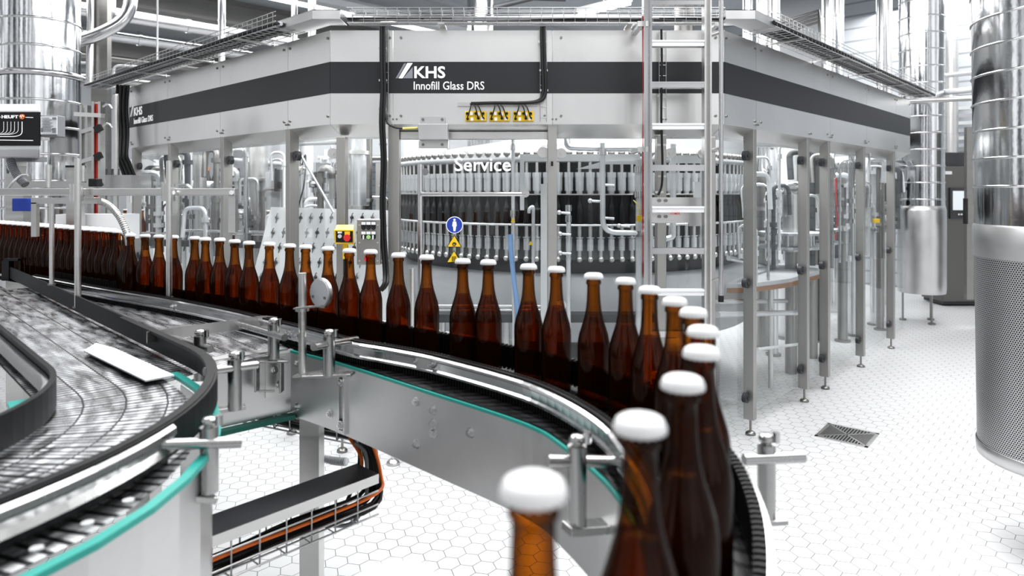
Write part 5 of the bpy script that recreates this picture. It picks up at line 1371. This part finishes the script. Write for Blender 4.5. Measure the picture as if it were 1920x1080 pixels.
for j in range(8):
    u=-.045+.012*j; pts=[a0+d*(L*f)+nn*(u+random.uniform(-.008,.008))-up*((.060 if j==0 else .095)-.006*(j%3)+random.uniform(-.006,.012)) for f in (0,.2,.4,.6,.8,1)]
    e=b+d*.05+nn*(.0+.01*j)-up*.03; pts+= [e, e+up*.10-d*.02+nn*.02, e+up*.17-d*.08+nn*.03]
    part('cable',MB().tube(spline(pts,4),.0055+.001*(j%3),7),orange if j==0 else black,t,'orange cable' if j==0 else None)
for k,(pts,mt,lab) in enumerate([([W(665,830,2.1),W(685,850,2.1),W(688,900,2.08),W(683,950,2.05),W(655,983,2.02),W(610,985,2.0)],midg,'grey cable looping down at the end of the cable channel'),
        ([W(650,815,2.15),W(672,840,2.15),W(672,880,2.13),W(655,930,2.1),W(640,960,2.08)],black,'black cable looping inside the grey one'),
        ([W(655,820,2.12),W(678,860,2.12),W(668,905,2.1),W(640,930,2.08)],orange,'orange cable bend at the end of the cable channel'),
        ([W(700,830,2.6),W(706,850,2.6),W(700,865,2.6),W(688,862,2.6)],midg,'small grey cable loop under the side plate')]):
    solo('loose_cable',MB().tube(spline(pts,6),.006,8),mt,lab,'cable')
solo('cable_plug',MB().box(W(683,842,2.2),(.02,.02,.04)),lemon,'pale yellow plug hanging under the side plate','plug')
m=MB(); pts=spline([W(600,858,2.3),W(625,864,2.3),W(650,866,2.28)],8)
m.tube(pts,.010,8)
for p_,q_ in zip(pts[:-1],pts[1:]): m.cyl(p_,p_.lerp(q_,.5),.014,n=10)
solo('corrugated_hose',m,offw,'short white corrugated hose beside the conveyor leg','hose')
t=thing('cable_tray','second wire tray of dark cables behind the conveyor leg','cable tray',W(560,820,2.4))
pA_=W(455,792,2.35);pB_=W(690,838,2.35); m=MB()
for k in range(4): m.cyl(pA_+V((0,.03*k,0)),pB_+V((0,.03*k,0)),.003,n=5)
for k in range(2): m.cyl(pA_+up*.05+V((0,.09*k,0)),pB_+up*.05+V((0,.09*k,0)),.003,n=5)
for k in range(9):
    q=pA_.lerp(pB_,k/8); m.tube([q+up*.05,q,q+V((0,.09,0)),q+V((0,.09,.05))],.0025,5)
part('wire_basket',m,wire,t)
for k in range(5): part('cable',MB().tube(spline([pA_.lerp(pB_,f)+V((0,.012+.017*k,.014+random.uniform(0,.02))) for f in (0,.25,.5,.75,1)]),.009,7),black,t)
q=W(737,868,2.6); z0=V((W(737,868,3.97).x,3.97,0))
# foot seen under the side plate
t=thing('levelling_foot','single steel levelling foot on the tiles below the curved side plate','foot',z0); part('stem',MB().cyl(z0+up*.02,z0+up*.5,.010,n=8),steel,t); part('pad',MB().lathe([(.001,.03),(.02,.028),(.038,.012),(.04,0),(.001,0)],z0,18),steel,t)
part('beam',MB().box(z0+up*.53,(.06,.2,.06)),steel,t)
# ------------------------------------------------------------------ floor drain
cs=[Wd(x,y,1.6) for x,y in ((1560,797),(1645,815),(1621,837),(1529,817))]
ctr=sum(cs,V((0,0,0)))/4; ex=((cs[1]-cs[0])+(cs[2]-cs[3])).normalized(); ey=V((-ex.y,ex.x,0)); hs=.148
t=thing('floor_drain','square steel floor drain with slotted grate set in the white tiles','drain',ctr)
m=MB()
for s_ in (-1,1):
    m.obox(ctr+ex*s_*hs+up*.002,ex*.010,ey*(hs+.01),up*.003); m.obox(ctr+ey*s_*hs+up*.002,ey*.010,ex*(hs+.01),up*.003)
part('frame',m,steel,t)
part('pit_shade',MB().obox(ctr+up*.0008,ex*hs,ey*hs,up*.0006),black,t)  # flat black sheet painted in place of the shaded hollow under the grate
m=MB()
for u_,v_ in ((ex,ey),(ey,ex)):
    pass
for k in range(-7,8):
    o_=k*.0185
    L0=abs(o_)+.008
    for s_ in (-1,1):
        # horizontal bars in left/right triangles, vertical in top/bottom
        aa=hs-.004; bb=max(L0,.02)
        if aa-bb>.01:
            m.obox(ctr+ex*s_*(aa+bb)/2+ey*o_+up*.003,ex*(aa-bb)/2,ey*.0035,up*.0025)
            m.obox(ctr+ey*s_*(aa+bb)/2+ex*o_+up*.003,ey*(aa-bb)/2,ex*.0035,up*.0025)
for s_ in (-1,1): m.obox(ctr+up*.003,(ex+ey*s_)*hs*.95,(ex*-s_+ey)*.005,up*.0025)
part('grate',m,steel,t)

# ------------------------------------------------------------------ camera, world, lights
cam=bpy.data.cameras.new('camera'); co=bpy.data.objects.new('camera',cam); C.objects.link(co); co.location=(0,0,CH); co.rotation_euler=(math.radians(90),0,0)
cam.sensor_width=36; cam.lens=F/1920*36; cam.shift_y=-(540-YH)/1920; cam.clip_start=.02; cam.clip_end=200
cam.dof.use_dof=True; cam.dof.focus_distance=3.2; cam.dof.aperture_fstop=3.2
bpy.context.scene.camera=co
w=bpy.data.worlds.new('world'); bpy.context.scene.world=w; w.use_nodes=True; nt=w.node_tree; nt.nodes.clear()
o=nt.nodes.new('ShaderNodeOutputWorld'); bg=nt.nodes.new('ShaderNodeBackground'); tc=nt.nodes.new('ShaderNodeTexCoord'); mp=nt.nodes.new('ShaderNodeMapping')
mp.inputs['Scale'].default_value=(7,7,1.2); nz=nt.nodes.new('ShaderNodeTexNoise'); nz.inputs['Scale'].default_value=1; nz.inputs['Detail'].default_value=3
cr=nt.nodes.new('ShaderNodeValToRGB'); e=cr.color_ramp.elements; e[0].position=.45; e[0].color=(.06,.065,.07,1); e[1].position=.60; e[1].color=(1.0,1.01,1.03,1)  # made-up bright and dark bands, added for streaky reflections in the metal
nt.links.new(tc.outputs['Generated'],mp.inputs[0]); nt.links.new(mp.outputs[0],nz.inputs['Vector']); nt.links.new(nz.outputs['Fac'],cr.inputs[0]); nt.links.new(cr.outputs[0],bg.inputs[0]); bg.inputs[1].default_value=1.05; nt.links.new(bg.outputs[0],o.inputs[0])
def area(loc,size,power,rot=(0,0,0),sy=None):
    l=bpy.data.lights.new('area_light','AREA'); l.energy=power; l.size=size; l.shape='RECTANGLE'; l.size_y=sy or size
    ob=bpy.data.objects.new('area_light',l); C.objects.link(ob); ob.location=loc; ob.rotation_euler=rot; return ob
area((1.5,2.2,4.6),3.0,128); area((3.6,5.2,4.6),2.5,100); area((-2.5,3.0,4.6),2.0,95); area((.5,6.6,4.5),3.0,170); area((3.1,6.6,4.4),1.6,95); area((-1.9,6.3,4.4),1.6,95); area((6.5,10.0,4.6),3,130); area((-5,11,4.4),5,170); area((1.5,12,4.6),4,140)  # unseen area lights, added to brighten the hall, glass bays and white floor
sc=bpy.context.scene
sc.view_settings.view_transform='Standard'; sc.view_settings.look='None'; sc.view_settings.exposure=0.3
try: sc.view_settings.look='Medium High Contrast'
except Exception: pass
sc.cycles.use_denoising=True; sc.cycles.max_bounces=10; sc.cycles.transparent_max_bounces=24; sc.cycles.caustics_reflective=False; sc.cycles.caustics_refractive=False
sc.cycles.sample_clamp_indirect=4.0
